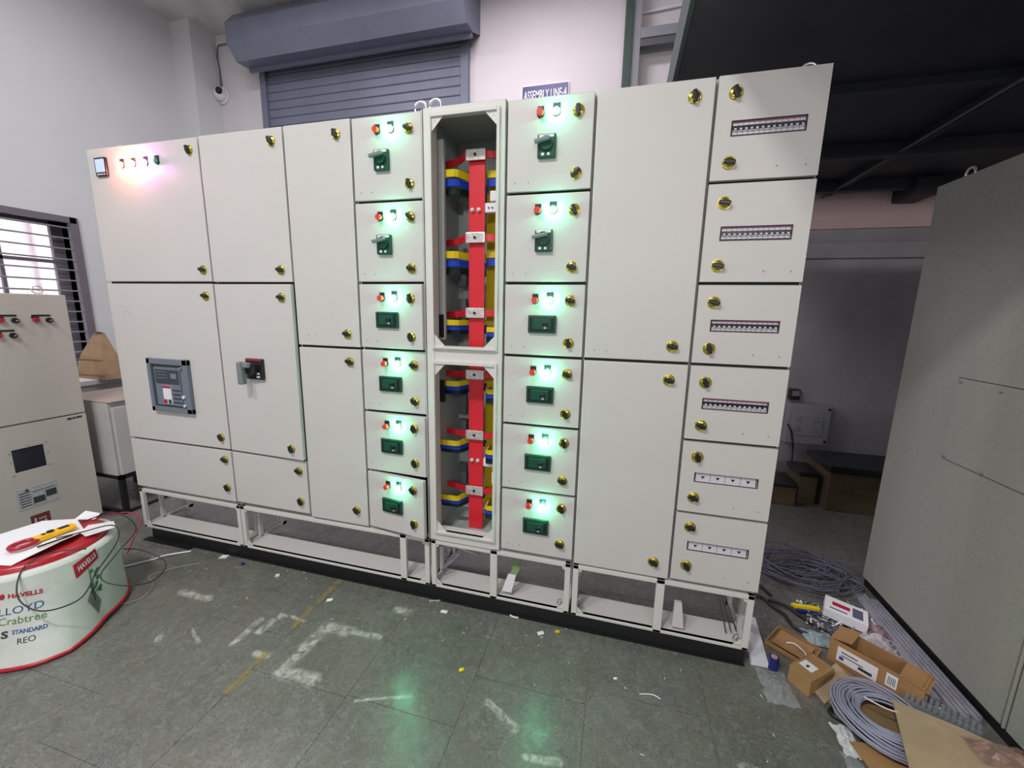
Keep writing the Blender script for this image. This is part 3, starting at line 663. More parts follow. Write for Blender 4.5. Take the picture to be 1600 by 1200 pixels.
obj('logo', MB(LOGODARK).box(0, .001, -.098, -.075, .737, .750).box(0, .001, -.072, -.052, .739, .750).box(0, .001, -.049, -.022, .740, .752), dl)
sw = MB(BLKPL, LOGORED, PANEL_L)
def switchset(yy, zz, red=True):
    q = MB(BLKPL, LOGORED, WHITE); q.box(0, .003, yy, yy + .085, zz + .004, zz + .014, 0)
    if red: q.cyl((0, yy + .014, zz - .018), (.020, yy + .014, zz - .018), .014, 16, 1); q.box(0, .006, yy - .004, yy + .03, zz - .006, zz + .002, 0)
    q.cyl((0, yy + .075, zz - .02), (.012, yy + .075, zz - .02), .016, 16, 0); q.box(.012, .026, yy + .062, yy + .088, zz - .026, zz - .014, 0, .003, Matrix.Rotation(.6, 4, 'X')); q.box(.0265, .028, yy + .068, yy + .082, zz - .021, zz - .019, 2, 0, Matrix.Rotation(.6, 4, 'X'))
    return q
for yy, zz in ((-.175, 1.410), (-.325, 1.410), (-.345, 1.322), (-.48, 1.410), (-.49, 1.322)): obj('selector_switches', switchset(yy, zz), du)
obj('lifting_eye', MB(TIN).tube([(-.06 + 0, -.10 + .024 * math.cos(a), 1.548 + .028 + .024 * math.sin(a)) for a in [k * PI / 10 for k in range(20)]], .005, 8, 0, True).cyl((-.06, -.10, 1.546), (-.06, -.10, 1.556), .01), t)

# small grey enclosure on a black stand
t = thing('enclosure_stand', 'black angle iron stand behind the left cabinet', 'stand', (-3.93, .17, 0))
for x, y in ((0, 0), (.53, 0), (0, .40), (.53, .40)): obj('leg', MB(BLACK).box(x, x + .03, y, y + .03, 0, .285), t)
obj('top_frame', MB(BLACK).box(0, .56, 0, .03, .262, .285).box(0, .56, .40, .43, .262, .285).box(0, .03, 0, .43, .262, .285).box(.53, .56, 0, .43, .262, .285), t)
obj('foot_rail', MB(BLACK).box(0, .56, 0, .03, 0, .012).box(.53, .56, 0, .43, 0, .012).box(.03, .53, .40, .43, .0, .012), t)
t = thing('small_enclosure', 'small light grey metal enclosure standing on the black stand', 'cabinet', (-3.93, .175, .286))
EG = mat('enclosure_grey', (.50, .50, .49), .4, noise=.06, nscale=5)
obj('body', MB(EG).box(0, .53, .0, .42, 0, .535, 0, .004), t)
obj('door', MB(EG).box(.535, .558, .012, .42, .006, .50, 0, .004), t)
obj('rain_lip', MB(mat('dusty_top', (.33, .27, .23), .8)).box(.0, .556, -.002, .425, .536, .542), t)
# white ledge cupboard with a brown paper bag
t = thing('ledge_cupboard', 'low white cupboard under the window behind the small enclosure', 'cupboard', (-5.19, .55, 0))
obj('body', MB(EG).box(0, .78, 0, .72, 0, .80), t); obj('top', MB(WALLL).box(0, .80, -.01, .73, .80, .842, 0, .004), t)
t = thing('paper_bag', 'brown paper bag with folded top on the white cupboard', 'bag', (-4.60, .76, .842))
m = MB(KRAFT); A = [(-.10, -.05, 0), (.30, -.06, 0), (.30, .12, 0), (-.10, .13, 0)]; B = [(-.04, -.02, .20), (.25, -.03, .20), (.25, .09, .20), (-.04, .10, .20)]; Cc = [(.08, .03, .39), (.20, .03, .40), (.20, .045, .40), (.08, .045, .39)]
for P_, Q_ in ((A, B), (B, Cc)):
    for i in range(4): m.poly([P_[i], P_[(i + 1) % 4], Q_[(i + 1) % 4], Q_[i]])
m.poly(A[::-1]); m.poly(Cc); bmesh.ops.remove_doubles(m.bm, verts=m.bm.verts, dist=1e-5); obj('bag_body', m, t)
obj('tie', MB(BLKPL).tube([(.08, .037, .385), (.14, .03, .405), (.20, .037, .395)], .008, 6), t)
obj('fold_band', MB(mat('kraft_dark', (.22, .10, .05), .8)).box(-.055, .265, -.040, -.034, .165, .171).box(-.09, .29, -.060, -.056, .03, .036), t)

# ================================================================== RIGHT CABINET
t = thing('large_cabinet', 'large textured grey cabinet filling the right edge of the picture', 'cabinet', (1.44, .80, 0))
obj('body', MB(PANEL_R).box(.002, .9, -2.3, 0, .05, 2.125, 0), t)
obj('plinth', MB(BLACK).box(.004, .88, -2.3, -.005, 0, .05), t); obj('gap_shade', MB(BLACK).box(-.0005, .002, -.900, -.875, .05, 2.13), t); obj('door_lip', MB(PANEL_R).box(-.010, -.0005, -.894, -.885, .05, 2.13, 0, .002), t)  # black strip behind the lip paints the shade in the door gap
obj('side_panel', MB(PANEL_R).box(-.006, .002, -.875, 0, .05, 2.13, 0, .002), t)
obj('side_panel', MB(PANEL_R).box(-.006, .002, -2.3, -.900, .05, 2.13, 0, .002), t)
obj('cover_edge_shade', MB(BLACK).box(-.0065, -.005, -.803, -.365, .892, 1.259), t)  # thin black rim stands in for the shadow around the cover plate
cp = obj('cover_plate', MB(PANEL_R).box(-.011, -.006, -.80, -.368, .895, 1.256, 0, .0012), t)
b_me = MB(GREYSTEEL).cyl((0, 0, 0), (-.003, 0, 0), .007, 12).cyl((-.003, 0, 0), (-.008, 0, 0), .0045, 6).mesh('bolt')
for yy, zz in ((-.39, 1.243), (-.585, 1.236), (-.78, 1.243), (-.385, .908), (-.585, .905), (-.78, .908)): obj('bolt', b_me, cp, (-.011, yy, zz))
obj('lifting_eye', EYE, t, (.05, -.10, 2.125), (0, 0, PI / 2))

# ================================================================== BACKGROUND RIGHT
t = thing('socket_box', 'grey metal box with four power sockets on the wall', 'socket', (1.60, 2.625, .31))
SB = mat('socket_box_grey', (.40, .40, .43), .5)
obj('housing', MB(SB).box(0, .35, -.08, 0, 0, .39, 0, .006), t)
sp = MB(SB, BLKPL).box(.05, .29, -.088, -.08, .09, .29, 0, .003)
for x in (.10, .24):
    for z in (.14, .24):
        for dx, dz in ((0, .018), (-.014, -.01), (.014, -.01)): sp.cyl((x + dx, -.088, z + dz), (x + dx, -.0885, z + dz), .006, 8, 1)
obj('socket_plate', sp, t)
for z in (.04, .35): obj('corner_screw', MB(BLKPL).cyl((.33, -.08, z), (.33, -.085, z), .012, 12), t)
tag(obj('plug_adapter', MB(BLKPL, GREYSTEEL).box(1.60, 1.68, 2.55, 2.62, .73, .83, 0, .006).box(1.61, 1.67, 2.545, 2.55, .77, .82, 1)), 'black plug adapter on the wall above the socket box', 'adapter')
tag(obj('cable', MB(CABLEB).tube([(1.60, 2.53, .50), (1.63, 2.50, .44), (1.66, 2.50, .30), (1.67, 2.50, .15), (1.63, 2.45, .02), (1.50, 2.35, .008)], .008, 8)), 'black cable hanging from the socket box to the floor', 'cable')
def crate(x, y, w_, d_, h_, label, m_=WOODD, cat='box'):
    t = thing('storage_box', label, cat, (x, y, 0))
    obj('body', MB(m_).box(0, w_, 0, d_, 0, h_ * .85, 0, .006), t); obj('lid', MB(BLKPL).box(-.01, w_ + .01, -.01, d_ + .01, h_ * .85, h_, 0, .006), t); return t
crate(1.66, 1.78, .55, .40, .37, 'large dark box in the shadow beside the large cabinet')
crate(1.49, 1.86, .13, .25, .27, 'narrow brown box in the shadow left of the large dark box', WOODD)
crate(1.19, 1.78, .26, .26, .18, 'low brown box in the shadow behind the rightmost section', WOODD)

# ================================================================== STOOL
ths = [-180, -90, -60, -46, -28, -15, 0, 12, 28, 60, 120, 180]; rs = [.33, .33, .33, .34, .38, .39, .345, .31, .30, .30, .32, .33]; hz = [.010, .010, .010, .010, .010, .010, .014, .020, .018, .012, .01, .010]
def itp(t_, ys):
    t_ = (t_ + 180) % 360 - 180
    for i in range(len(ths) - 1):
        if ths[i] <= t_ <= ths[i + 1]:
            u = (t_ - ths[i]) / (ths[i + 1] - ths[i]); return ys[i] * (1 - u) + ys[i + 1] * u
    return ys[-1]
OX, OY = -2.60, -.62
def S(t_, v, off=0.0):
    a_ = math.radians(t_); r = .27 + (itp(t_, rs) - .27) * max(v, 0.0) ** 1.3 + off
    return Vector((r * math.cos(a_), -.03 * v + r * math.sin(a_), .345 * (1 - v) + itp(t_, hz) * v))
t = thing('stool', 'white drum stool with red seat and printed lettering at the lower left', 'stool', (OX, OY, 0))
m = MB(CANVAS); N1, N2 = 96, 14
g = [[m.bm.verts.new(S(-180 + 360 * i / N1, j / N2)) for i in range(N1)] for j in range(N2 + 1)]
for j in range(N2):
    for i in range(N1): m.bm.faces.new((g[j][i], g[j + 1][i], g[j + 1][(i + 1) % N1], g[j][(i + 1) % N1])).smooth = True
prof = [(.27, .345), (.262, .362), (.245, .366), (.232, .352)]
rr = [[m.bm.verts.new((r * math.cos(2 * PI * i / 48), r * math.sin(2 * PI * i / 48), z)) for i in range(48)] for r, z in prof]
for j in range(3):
    for i in range(48): m.bm.faces.new((rr[j][i], rr[j + 1][i], rr[j + 1][(i + 1) % 48], rr[j][(i + 1) % 48])).smooth = True
cover = obj('cover', m, t)
obj('hem_piping', MB(STOOLRED).tube([S(-180 + 5 * i, 1.0, .002) for i in range(72)], .008, 8, 0, True), t)
sp_ = [(.237, .345), (.236, .372), (.220, .388), (.18, .385), (.14, .368), (.0, .362)]
m = MB(STOOLRED); rr = [[m.bm.verts.new((r * math.cos(2 * PI * i / 48), r * math.sin(2 * PI * i / 48), z)) for i in range(48)] for r, z in sp_[:-1]]
for j in range(len(rr) - 1):
    for i in range(48): m.bm.faces.new((rr[j][i], rr[j + 1][i], rr[j + 1][(i + 1) % 48], rr[j][(i + 1) % 48])).smooth = True
m.bm.faces.new(rr[-1]); obj('seat', m, t)
def wrap(s, t0, t1, v0, v1, h, mt, bold=.0):
    me = text_mesh(s, .1, 0, bold, mt)
    warp(me, lambda x, y, z: S(t0 + (t1 - t0) * x, v0 + (v1 - v0) * x - h * y, .0012)); me.name = 'lettering'; return me
for s, t0, t1, v0, v1, h, mt, bo in (('HAVELLS', -44, -24, .20, .245, .055, LOGORED, .004), ('LLOYD', -49, -24, .39, .405, .085, LOGOBLUE, .0), ('Crabtree', -49, -23, .50, .535, .085, LOGOGREEN, .0),
                                     ('S', -47, -43, .655, .655, .085, LOGODARK, .004), ('STANDARD', -41, -23, .625, .655, .05, LOGOBLUE, .003), ('REO', -38, -29, .745, .745, .065, LOGODARK, 0)):
    obj('lettering', wrap(s, t0, t1, v0, v1, h, mt, bo), cover)
dm = MB(LOGORED); dm.bm.faces.new([dm.bm.verts.new(S(-47.5 + 1.7 * math.cos(a_), .17 + .035 * math.sin(a_), .0012)) for a_ in [k * PI / 6 for k in range(12)]]); obj('emblem', dm, cover)
# red tag with white letters, slanted
def lab(x, y, off): return S(-3.5 + 20 * x - (1 + 1.5 * x) * y, (.24 - .12 * x) - .19 * y + .03 * x * y, off)
q = MB(LOGORED); gg = [[q.bm.verts.new(lab(i / 8, j, .0022)) for i in range(9)] for j in (0, 1)]
for i in range(8): q.bm.faces.new((gg[0][i], gg[0][i + 1], gg[1][i + 1], gg[1][i]))
obj('red_tag', q, cover)
me = text_mesh('HAVELLS', .1, 0, .002, WHITE); warp(me, lambda x, y, z: lab(.14 + .78 * x, .28 + .45 * y, .0035)); obj('lettering', me, cover)
# printed plant and handwriting
q = MB(mat('print_leaf_green', (.03, .14, .07), .5), LOGODARK)
rnd = random.Random(3)
for k in range(26):
    tt = 10.5 + rnd.uniform(-4.5, 4.5); vv = .24 + rnd.random() * .34; a0 = rnd.random() * PI
    q.bm.faces.new([q.bm.verts.new(S(tt + 1.5 * math.cos(a0 + a_) , vv + .026 * math.sin(a_), .0012 + k * .00003)) for a_ in [j * PI / 4 for j in range(8)]])
q.bm.faces.new([q.bm.verts.new(S(*p, .0011)) for p in ((6.5, .2), (7.2, .2), (7.8, .66), (6.8, .66))])
for k in range(9):
    t0 = 1 + k * .75; v0 = .60 + k * .030
    f = q.bm.faces.new([q.bm.verts.new(S(*p, .0032)) for p in ((t0, v0), (t0 + 5.5, v0 - .13), (t0 + 5.6, v0 - .112), (t0 + .2, v0 + .020))]); f.material_index = 1
obj('printed_plant', q, cover)
# papers, clamp meter, leads
def sheet(name, pts, z, label, cat='paper', mt=PAPER, th=.0015, wob=.004):
    m = MB(mt); n = len(pts); rnd = random.Random(len(label))
    m.prism([(x, y, z + wob * math.sin(i * 2.3)) for i, (x, y) in enumerate(pts)], (0, 0, th)); return tag(obj(name, m), label, cat)
sheet('paper_sheet', [(-2.80, -.50), (-2.66, -.44), (-2.49, -.50), (-2.47, -.60), (-2.455, -.70), (-2.445, -.775), (-2.52, -.80), (-2.66, -.84), (-2.84, -.70)], .394, 'white paper sheet lying on the red stool seat')
tag(obj('paper_sheet', MB(PAPER).prism([(-2.66, -.45, .398), (-2.56, -.42, .400), (-2.55, -.40, .425), (-2.64, -.41, .430)], (0, 0, .0012))), 'white folded paper corner standing up behind the clamp meter', 'paper')
sheet('paper_sheet', [(-2.52, -.47), (-2.44, -.41), (-2.38, -.44), (-2.40, -.545), (-2.47, -.53)], .400, 'small white paper with red pen marks at the right edge of the stool')
t = thing('clamp_meter', 'yellow clamp meter with red jaw on the paper on the stool', 'meter', (-2.555, -.595, .402), math.radians(86))
obj('body', MB(MYEL).box(-.050, .088, -.020, .020, 0, .024, 0, .006).box(.01, .088, -.026, .026, .002, .020, 0, .006), t)
obj('jaw', MB(STOOLRED).tube([(-.085 + .042 * math.cos(a_), .032 * math.sin(a_), .012) for a_ in [k * PI / 12 for k in range(24)]], .010, 8, 0, True), t)
obj('dial', MB(BLKPL, WHITE).cyl((.005, 0, .024), (.005, 0, .030), .013, 16).box(.032, .070, -.014, .014, .022, .0250, 0).box(-.025, -.012, -.01, .01, .023, .0255, 0), t)
lead = lambda pts, mt, label: tag(obj('test_lead', MB(mt).tube(pts, .0028, 6)), label, 'cable')
def smooth(pts, n=10):
    P = [Vector(p) for p in pts]; out = []
    for i in range(len(P) - 1):
        p0, p1, p2, p3 = P[max(i - 1, 0)], P[i], P[i + 1], P[min(i + 2, len(P) - 1)]
        for k in range(n):
            u = k / n; out.append(.5 * ((2 * p1) + (-p0 + p2) * u + (2 * p0 - 5 * p1 + 4 * p2 - p3) * u * u + (-p0 + 3 * p1 - 3 * p2 + p3) * u ** 3))
    out.append(P[-1]); return out
lead(smooth([(-2.555, -.48, .415), (-2.44, -.40, .445), (-2.27, -.42, .40), (-2.25, -.52, .33), (-2.24, -.60, .26), (-2.15, -.58, .22), (-2.08, -.50, .20), (-2.10, -.42, .24), (-2.21, -.44, .30), (-2.26, -.49, .33)]), CABLEB, 'black test lead looping over the right side of the stool')
lead(smooth([(-2.50, -.60, .408), (-2.44, -.54, .415), (-2.34, -.47, .43), (-2.27, -.50, .38), (-2.26, -.60, .28), (-2.20, -.70, .23), (-2.24, -.80, .24), (-2.33, -.82, .30), (-2.40, -.76, .38), (-2.38, -.68, .404), (-2.30, -.60, .39)]), CABLEB, 'black test lead looping over the front side of the stool')
tag(obj('test_lead', MB(mat('red_lead', (.35, .01, .03), .4)).tube(smooth([(-2.55, -.47, .410), (-2.42, -.37, .435), (-2.30, -.38, .42), (-2.26, -.44, .36), (-2.255, -.48, .30)]), .0035, 6)), 'dark red test lead arching behind the clamp meter', 'cable')
tag(obj('test_probe', MB(BLKPL).cyl((-2.49, -.67, .406), (-2.46, -.56, .410), .004, 10)), 'black test probe lying on the paper below the clamp meter', 'probe')

# ================================================================== FLOOR CLUTTER, RIGHT
def openbox(name, label, loc, rz, L_, W_, H_, mt=CARD, flaps=(), extra=None, tilt=(0, 0)):
    t = thing(name, label, 'box', loc, rz); t.rotation_euler = (tilt[0], tilt[1], rz); q = .004
    m = MB(mt, CARDIN); m.box(0, L_, 0, W_, 0, q, 1).box(0, q, 0, W_, 0, H_).box(L_ - q, L_, 0, W_, 0, H_).box(q, L_ - q, 0, q, 0, H_).box(q, L_ - q, W_ - q, W_, 0, H_)
    obj('body', m, t)
    for (px, py, dx, dy, ax, an) in flaps:   # hinge point, size, axis, angle
        f = obj('flap', MB(mt).box(0, dx, 0, dy, 0, .003), t, (px, py, H_)); f.rotation_euler = (an, 0, 0) if ax == 'x' else (0, an, 0)
    return t
# long open box: runs from (1.00,.15) towards (1.22,-.03)
lb = openbox('cardboard_box', 'long open brown cardboard box with white label beside the large cabinet', (.985, .135, 0), math.radians(-41), .30, .115, .115, flaps=[(0, 0, .075, .115, 'y', -.25), (.225, 0, .085, .115, 'y', .15)])
lo = MB(PAPER, LOGODARK, LOGOBLUE).box(.03, .165, -.0025, -.0005, .03, .095, 0).box(.045, .10, -.003, -.0022, .075, .080, 1).box(.045, .12, -.003, -.0022, .060, .064, 1).box(.105, .15, -.003, -.0022, .042, .055, 1).box(.04, .055, -.003, -.0022, .04, .055, 2)
obj('label_sticker', lo, lb)['label'] = 'white printed label'
lo = MB(PAPER, LOGODARK).box(.190, .225, -.0025, -.0005, .045, .100, 0)
for k in range(5): lo.box(.197 + k * .005, .199 + k * .005, -.003, -.0022, .055, .090, 1)
obj('barcode_sticker', lo, lb)
# flat tray
t = openbox('cardboard_tray', 'flat brown cardboard tray lying near the end of the switchboard', (.745, .155, 0), math.radians(-38), .175, .155, .022)
obj('inner_rim', MB(CARD).box(.02, .155, .02, .135, .018, .021), t)
tag(obj('cable_tie', MB(PAPER).tube(smooth([(.83, .155, .03), (.86, .15, .036), (.885, .12, .032), (.89, .10, .028)]), .003, 6)), 'white cable tie lying on the brown cardboard tray', 'cable tie')
# small box and its unfolded part
t = thing('cardboard_box', 'small closed brown cardboard box with square white sticker', 'box', (.785, -.045, 0), math.radians(38))
obj('body', MB(CARD).box(0, .155, -.065, .02, 0, .075, 0, .002), t)
obj('sticker', MB(PAPER, LOGODARK).box(.045, .09, -.040, .010, .075, .0762, 0).box(.055, .07, -.02, -.01, .0762, .0768, 1), t)
obj('seam', MB(CARDIN).box(.01, .15, .0195, .0225, .06, .0757), t)
t = thing('cardboard_sheet', 'crumpled unfolded brown cardboard in front of the small closed box', 'cardboard', (.86, -.10, 0), math.radians(38))
obj('panel', MB(CARD2).prism([(0, -.02, .004), (.19, -.015, .03), (.20, .055, .045), (.02, .05, .012)], (0, 0, .004)), t)
obj('panel', MB(CARD).prism([(.19, -.015, .03), (.25, -.03, .005), (.245, .05, .01), (.20, .055, .045)], (0, 0, .004)), t)
obj('panel', MB(CARD).prism([(.03, -.075, .004), (.15, -.08, .004), (.16, -.02, .025), (.02, -.02, .004)], (0, 0, .003)), t)
# coil
def coil(name, label, c, R, r, turns, mt, sx=1, sy=1, jit=.12, tilt=0, seed=1, group=None, h=.03, dens=26, lo_=.70):
    rnd = random.Random(seed); m = MB(mt)
    pts = []
    for k in range(turns * dens):
        a_ = 2 * PI * k / dens; tn = k / dens; rr_ = R * (lo_ + (1 - lo_) * ((tn * .382) % 1)) * (1 + jit * .25 * math.sin(a_ + tn))
        pts.append((c[0] + sx * rr_ * math.cos(a_) + .01 * math.sin(tn * 2.1), c[1] + sy * rr_ * math.sin(a_) + .012 * math.cos(tn * 1.7), c[2] + r + h * ((tn * .618) % 1) * (1 - .2 * math.cos(a_))))
    m.tube(pts, r, 6); return tag(obj(name, m), label, 'cable', group)
m = MB(CABLEG); rnd = random.Random(1); pts = []     # one long cable laid in loops that fan out to the left
for k in range(30 * 30):
    a_ = 2 * PI * k / 30; tn = k / 30; lay = int(tn) // 10; q_ = (tn % 10) / 10
    R_ = .078 + .082 * (q_ if lay % 2 == 0 else 1 - q_)
    cx_ = 1.052 - .022 * q_ + .006 * math.sin(lay * 2.2 + a_ / 9); cy_ = -.158 - .012 * q_
    pts.append((cx_ + R_ * math.cos(a_) * (1 + .03 * math.sin(tn * 1.3)), cy_ + R_ * math.sin(a_) * .97, .022 + .0085 * lay * 1.6 + .012 * math.sin(a_ + tn * .4) + .003 * math.sin(3 * a_ + tn) + .012))
m.tube(pts, .0037, 8)
tag(obj('cable_coil', m), 'coil of light grey cable beside the long open box', 'cable')
tag(obj('cable', MB(mat('brown_cable', (.35, .25, .22), .5)).tube(smooth([(.90, -.10, .05), (.88, -.17, .03), (.905, -.22, .04), (.885, -.12, .06), (.94, -.05, .075), (1.06, -.06, .07), (1.12, -.12, .06)]), .0022, 6)), 'thin pale brown cable wound loosely around the grey coil', 'cable')
tag(obj('cable', MB(PAPER).tube(smooth([(.985, -.13, .088), (1.04, -.165, .09), (1.12, -.165, .085), (1.165, -.135, .07), (1.15, -.11, .06)]), .0024, 6)), 'thin white cable end crossing the top of the grey coil', 'cable')
# heap of dark grey cables behind
m = MB(CABLED); rnd = random.Random(11)
for k in range(26):
    cx, cy = 1.12 + rnd.uniform(-.10, .10), .80 + rnd.uniform(-.10, .10); R_ = rnd.uniform(.12, .26); a0 = rnd.uniform(0, 6); sp0 = rnd.uniform(2.0, 4.5)
    sx_, sy_ = rnd.uniform(.9, 1.15), rnd.uniform(.5, .8)
    pts = [(cx + sx_ * R_ * math.cos(a0 + sp0 * u / 16) * (1 + .1 * math.sin(u)), cy + sy_ * R_ * math.sin(a0 + sp0 * u / 16), .006 + .05 * rnd.random() * .2 + .045 * (k / 26)) for u in range(17)]
    m.tube(smooth(pts, 3), .0045, 6)
tag(obj('cable_heap', m), 'heap of dark grey cables on the floor between the switchboard end and large cabinet', 'cables', None, 'stuff')
for pts, lb_ in (([(.78, .62, .006), (.84, .59, .02), (.89, .53, .006)], 'short thick black cable leaving the switchboard end'), ([(.72, .50, .006), (.83, .49, .012), (.86, .44, .006), (.90, .38, .012), (.92, .30, .006), (.99, .26, .01)], 'black cable curving in front of the cardboard tray'),
                ([(.86, .48, .012), (.93, .44, .02), (.98, .39, .01), (1.03, .33, .012), (1.08, .30, .015), (1.11, .25, .01)], 'black cable with small terminals passing left of the white box')):
    tag(obj('cable', MB(CABLEB).tube(smooth(pts), .0075, 8)), lb_, 'cable')
# scraps heap of white offcuts around the box
m = MB(PAPER, CABLED, ALU); rnd = random.Random(5)
for k in range(330):
    x = .99 + rnd.random() * .32; y = .25 + rnd.random() * .27; z = rnd.random() * .028; a_ = rnd.random() * PI; l_ = rnd.uniform(.004, .020)
    m.box(x - l_, x + l_, y - .003, y + .003, z, z + .003, rnd.choice((0, 1, 1, 2)), 0, Matrix.Rotation(a_, 4, 'Z') @ Matrix.Rotation(rnd.uniform(-.5, .5), 4, 'Y'))
tag(obj('scrap_heap', m), 'heap of grey and white plastic scraps below the white printed box', 'scraps', None, 'stuff')
t = thing('printed_box', 'white printed carton with red mark on the scrap heap', 'box', (1.075, .405, .030), math.radians(-25)); t.rotation_euler = (0, .06, math.radians(-25))
obj('body', MB(PAPER).box(0, .17, 0, .125, 0, .045, 0, .002), t); obj('print', MB(LOGORED, CABLED).box(.03, .10, .055, .085, .045, .046, 0).box(.11, .15, .02, .10, .045, .0458, 1).box(.02, .09, .02, .03, .045, .0458, 1), t)
t = thing('wire_stripper', 'yellow tool handle on the scraps left of the white carton', 'tool', (.955, .435, .012), math.radians(4))
obj('handle', MB(YEL).prism([(0, .018, .010), (.115, .010, .014), (.128, -.002, .014), (.118, -.010, .014), (.012, -.004, .010)], (0, 0, .014)), t)
obj('grip', MB(BLUET).box(.015, .105, -.022, -.004, .0, .014, 0, .004), t)
def bag(name, label, c, sx, sy, h, mt, seed, cat='bag'):
    rnd = random.Random(seed); m = MB(mt); N_ = 9
    g_ = [[m.bm.verts.new((c[0] + sx * (i / N_ - .5) + rnd.uniform(-.006, .006), c[1] + sy * (j / N_ - .5) + rnd.uniform(-.006, .006), c[2] + h * math.sin(PI * i / N_) * math.sin(PI * j / N_) * rnd.uniform(.45, 1.1) + rnd.uniform(.001, .006))) for i in range(N_ + 1)] for j in range(N_ + 1)]
    for j in range(N_):
        for i in range(N_): m.bm.faces.new((g_[j][i], g_[j][i + 1], g_[j + 1][i + 1], g_[j + 1][i]))
    return tag(obj(name, m), label, cat)
bag('plastic_bag', 'crumpled clear plastic bag on the floor at the end of the black channel', (.715, -.085, .001), .11, .16, .03, PLAS, 4)
bag('plastic_bag', 'crumpled grey plastic bag between the tray and the long open box', (1.0, .255, .002), .12, .10, .03, mat('grey_green_film', (.28, .36, .38), .3), 6)
bag('plastic_bag', 'pale crumpled plastic bag against the cabinet behind the long box', (1.24, .28, .012), .14, .12, .05, mat('cloudy_film', (.42, .38, .42), .35, noise=.3, nscale=50), 8)
bag('plastic_bag', 'reddish crumpled bag between white carton and large cabinet', (1.29, .38, .008), .10, .10, .04, mat('dusky_film', (.22, .14, .17), .4, noise=.3, nscale=50), 9)
bag('foil_pouch', 'white foil pouch lying under the grey coil', (.885, -.255, .003), .06, .12, .006, mat('white_film', (.6, .6, .63), .3, noise=.25, nscale=60), 10, 'pouch')
t = thing('tape_roll', 'small blue tape reel standing beside the white foam sheet', 'tape', (.735, .02, 0))
obj('reel', MB(BLUET).cyl((0, 0, 0), (0, 0, .055), .020, 20), t); obj('core', MB(CARD2).cyl((0, 0, .055), (0, 0, .058), .013, 16), t)
tag(obj('foam_sheet', MB(FOAM).prism([(.655, .30, 0), (.745, .30, 0), (.715, .015, 0), (.648, .012, 0)], (0, 0, .022))), 'white foam sheet on the floor against the right end of the black channel', 'foam')
# galvanised channels along the large cabinet
t = thing('metal_channels', 'bundle of pale metal trunking strips on the floor along the large cabinet', 'trunking', (1.33, -.02, 0))
for k in range(5): obj('channel', MB(ALU).box(0, .014, 0, .74 - .02 * k, 0, .016).box(.003, .011, .002, .72 - .02 * k, .016, .018), t, (.010 + .019 * k, -.02 * (k % 2), .0), (0, 0, 0))
obj('channel', MB(ALU).box(0, .03, 0, .62, 0, .012), t, (-.030, .05, .0), (0, 0, -.06))
# slotted wiring duct
t = thing('wiring_duct', 'grey slotted wiring duct lying between cable coil and cabinet', 'trunking', (1.17, -.035, .035), math.radians(-38))
obj('channel', MB(DUCT).box(0, .20, -.022, .022, 0, .003).box(0, .20, -.022, -.019, 0, .022).box(0, .20, .019, .022, 0, .022), t)
tooth = MB(DUCT).box(0, .009, -.0015, .0015, 0, .024).box(.001, .008, -.0015, .006, .022, .0245).mesh('tooth')
for k in range(13):
    for s_ in (-.0205, .0205): obj('tooth', tooth, t, (.003 + .0152 * k, s_, .022), (0, 0, 0 if s_ < 0 else 0))
# big cardboard sheets in the near corner
tag(obj('cardboard_sheet', MB(CARD2).prism([(1.081, -.115, .086), (1.245, -.179, .088), (1.415, -.262, .088), (1.415, -.55, .085), (.925, -.55, .086), (.985, -.378, .086)], (0, 0, .005))), 'large pale cardboard sheet in the lower right corner beside the coil', 'cardboard')
tag(obj('cardboard_sheet', MB(CARD).prism([(.885, -.265, .012), (1.06, -.235, .014), (1.10, -.40, .018), (.92, -.42, .012)], (0, 0, .004))), 'darker brown cardboard sheet under the near side of the coil', 'cardboard')
tag(obj('cardboard_sheet', MB(CARDIN).prism([(.93, -.10, .004), (1.14, -.02, .004), (1.17, -.16, .004), (.95, -.27, .004)], (0, 0, .005))), 'dark brown cardboard piece beneath the middle of the grey coil', 'cardboard')
bag('plastic_bag', 'clear plastic bag with reddish contents on the large cardboard sheet', (1.30, -.262, .094), .16, .09, .025, PINKP, 12)
tag(obj('paper_sheet', MB(PAPER).prism([(1.255, -.02, .02), (1.285, -.035, .03), (1.30, -.075, .03), (1.265, -.07, .02)], (0, 0, .001))), 'small white paper tucked behind the slotted duct', 'paper')
tag(obj('tape_roll', MB(BLKPL).tube([(.905 + .030 * math.cos(a_), -.155 + .022 * math.sin(a_), .012) for a_ in [k * PI / 10 for k in range(20)]], .008, 8, 0, True)), 'black tape ring on the floor at the left of the grey coil', 'tape')
bag('plastic_bag', 'thin clear wrapper at the bottom edge left of the cardboard', (.865, -.36, .001), .05, .12, .012, PLAS, 14)

# ================================================================== SCRAPS ON THE FLOOR
def scrap(x, y, w_, d_, rz, label, mt=PAPER, h=.003, group=None, cat='scrap', name='scrap'):
    return tag(obj(name, MB(mt).prism([(-w_ / 2, -d_ / 2, 0), (w_ / 2, -d_ / 2 * .8, .002), (w_ / 2 * .9, d_ / 2, .001), (-w_ / 2, d_ / 2 * .9, 0)], (0, 0, h)), None, (x, y, .0005), (0, 0, rz)), label, cat, group)
scrap(-2.23, -.03, .045, .035, .2, 'square white paper scrap in front of the leftmost base frame')
scrap(-1.37, -.165, .030, .022, .4, 'white paper scrap beside the worn yellow line')
scrap(-.765, -.075, .036, .020, -.1, 'white paper scrap near the base channel below the busbar chamber')
scrap(-.27, -.075, .030, .022, .5, 'white paper scrap in front of the third base frame')
scrap(-.555, -.365, .020, .014, .5, 'small yellow scrap on the open floor', YEL, .006)
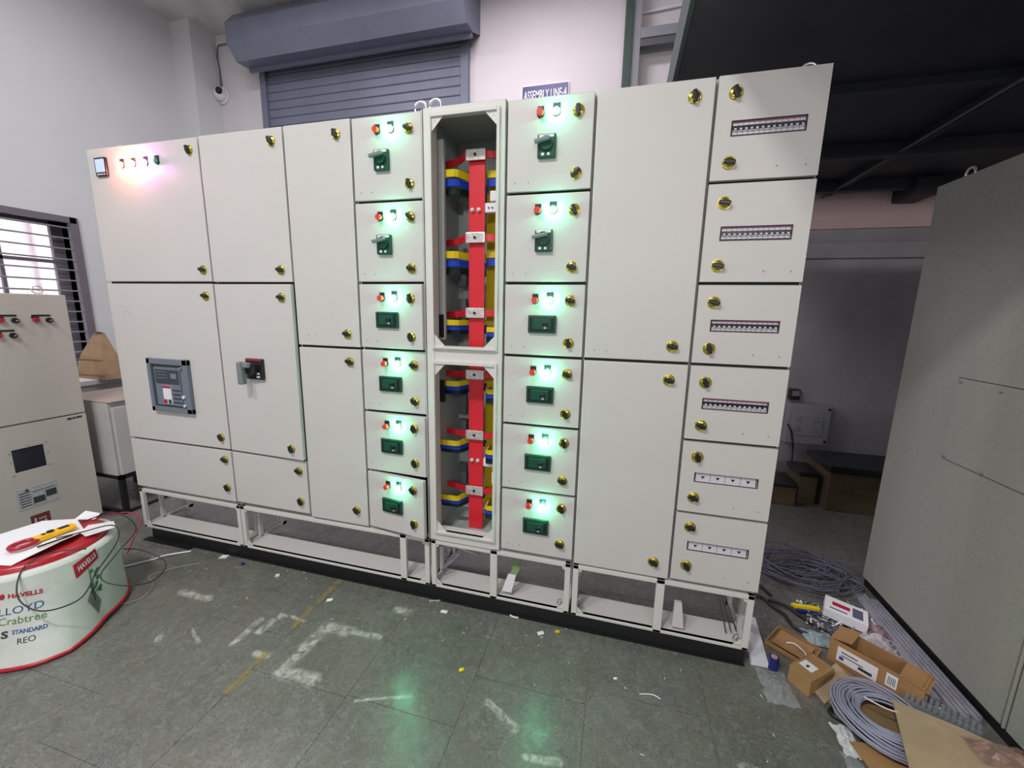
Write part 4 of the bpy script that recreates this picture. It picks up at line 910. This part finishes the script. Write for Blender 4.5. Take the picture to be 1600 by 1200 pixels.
scrap(-.195, -.045, .022, .012, .3, 'small yellow scrap near the base channel', YEL, .006)
scrap(.075, -.225, .014, .010, .3, 'tiny white scrap on the floor in front of the rightmost base frame')
scrap(-2.06, -.055, .016, .012, .2, 'small violet blue scrap in front of the second base frame', BLUET, .008)
scrap(-2.05, -.09, .05, .006, .1, 'thin grey strip beside the violet blue scrap', GREYSTEEL)
scrap(-1.78, -.085, .022, .014, .6, 'crumpled white scrap in front of the widest base frame', PAPER, .010)
tag(obj('wire_offcut', MB(ALU).cyl((-.87, -.030, .005), (-.815, -.012, .007), .004, 8)), 'short bright metal offcut touching the black channel', 'wire')
tag(obj('cable_tie', MB(PAPER).tube(smooth([(-2.73, -.315, .004), (-2.66, -.25, .006), (-2.60, -.17, .004), (-2.56, -.13, .012), (-2.47, -.045, .005)]), .005, 6)), 'long white cable tie on the floor between stool and switchboard', 'cable tie')
tag(obj('wire_offcut', MB(mat('beige_wire', (.40, .38, .33), .5)).tube(smooth([(-2.36, -.50, .004), (-2.30, -.42, .004), (-2.36, -.33, .004), (-2.45, -.29, .004), (-2.40, -.20, .004), (-2.30, -.12, .004)]), .0018, 6)), 'thin pale wire curling on the floor behind the stool', 'wire')
tag(obj('wire_offcut', MB(PAPER).tube(smooth([(.17, -.27, .003), (.22, -.26, .004), (.25, -.27, .003)]), .002, 6)), 'short white wire in front of the rightmost section', 'wire')
tag(obj('wire_offcut', MB(PAPER).tube(smooth([(-.44, -.005, .03 - .027), (-.42, -.012, .004), (-.395, -.012, .004)]), .004, 6)), 'white wire end lying beside the black channel, third base frame', 'wire')
m = MB(PAPER, CABLED, ALU, GREYSTEEL); rnd = random.Random(21)
for k in range(300):
    x = rnd.uniform(-2.9, .75); y = -abs(rnd.gauss(0, .22)) - .012
    if rnd.random() < .25: x = rnd.uniform(.7, 1.35); y = rnd.uniform(-.1, .7)
    l_ = rnd.uniform(.0012, .008); wd = rnd.uniform(.0005, .0013)
    m.box(x - l_, x + l_, y - wd, y + wd, .0003, .0003 + wd * 1.2, rnd.choice((0, 1, 2, 3, 3)), 0, Matrix.Rotation(rnd.random() * PI, 4, 'Z'))
tag(obj('floor_debris', m), 'scattered wire clippings and crumbs on the grey stone floor', 'debris', None, 'stuff')
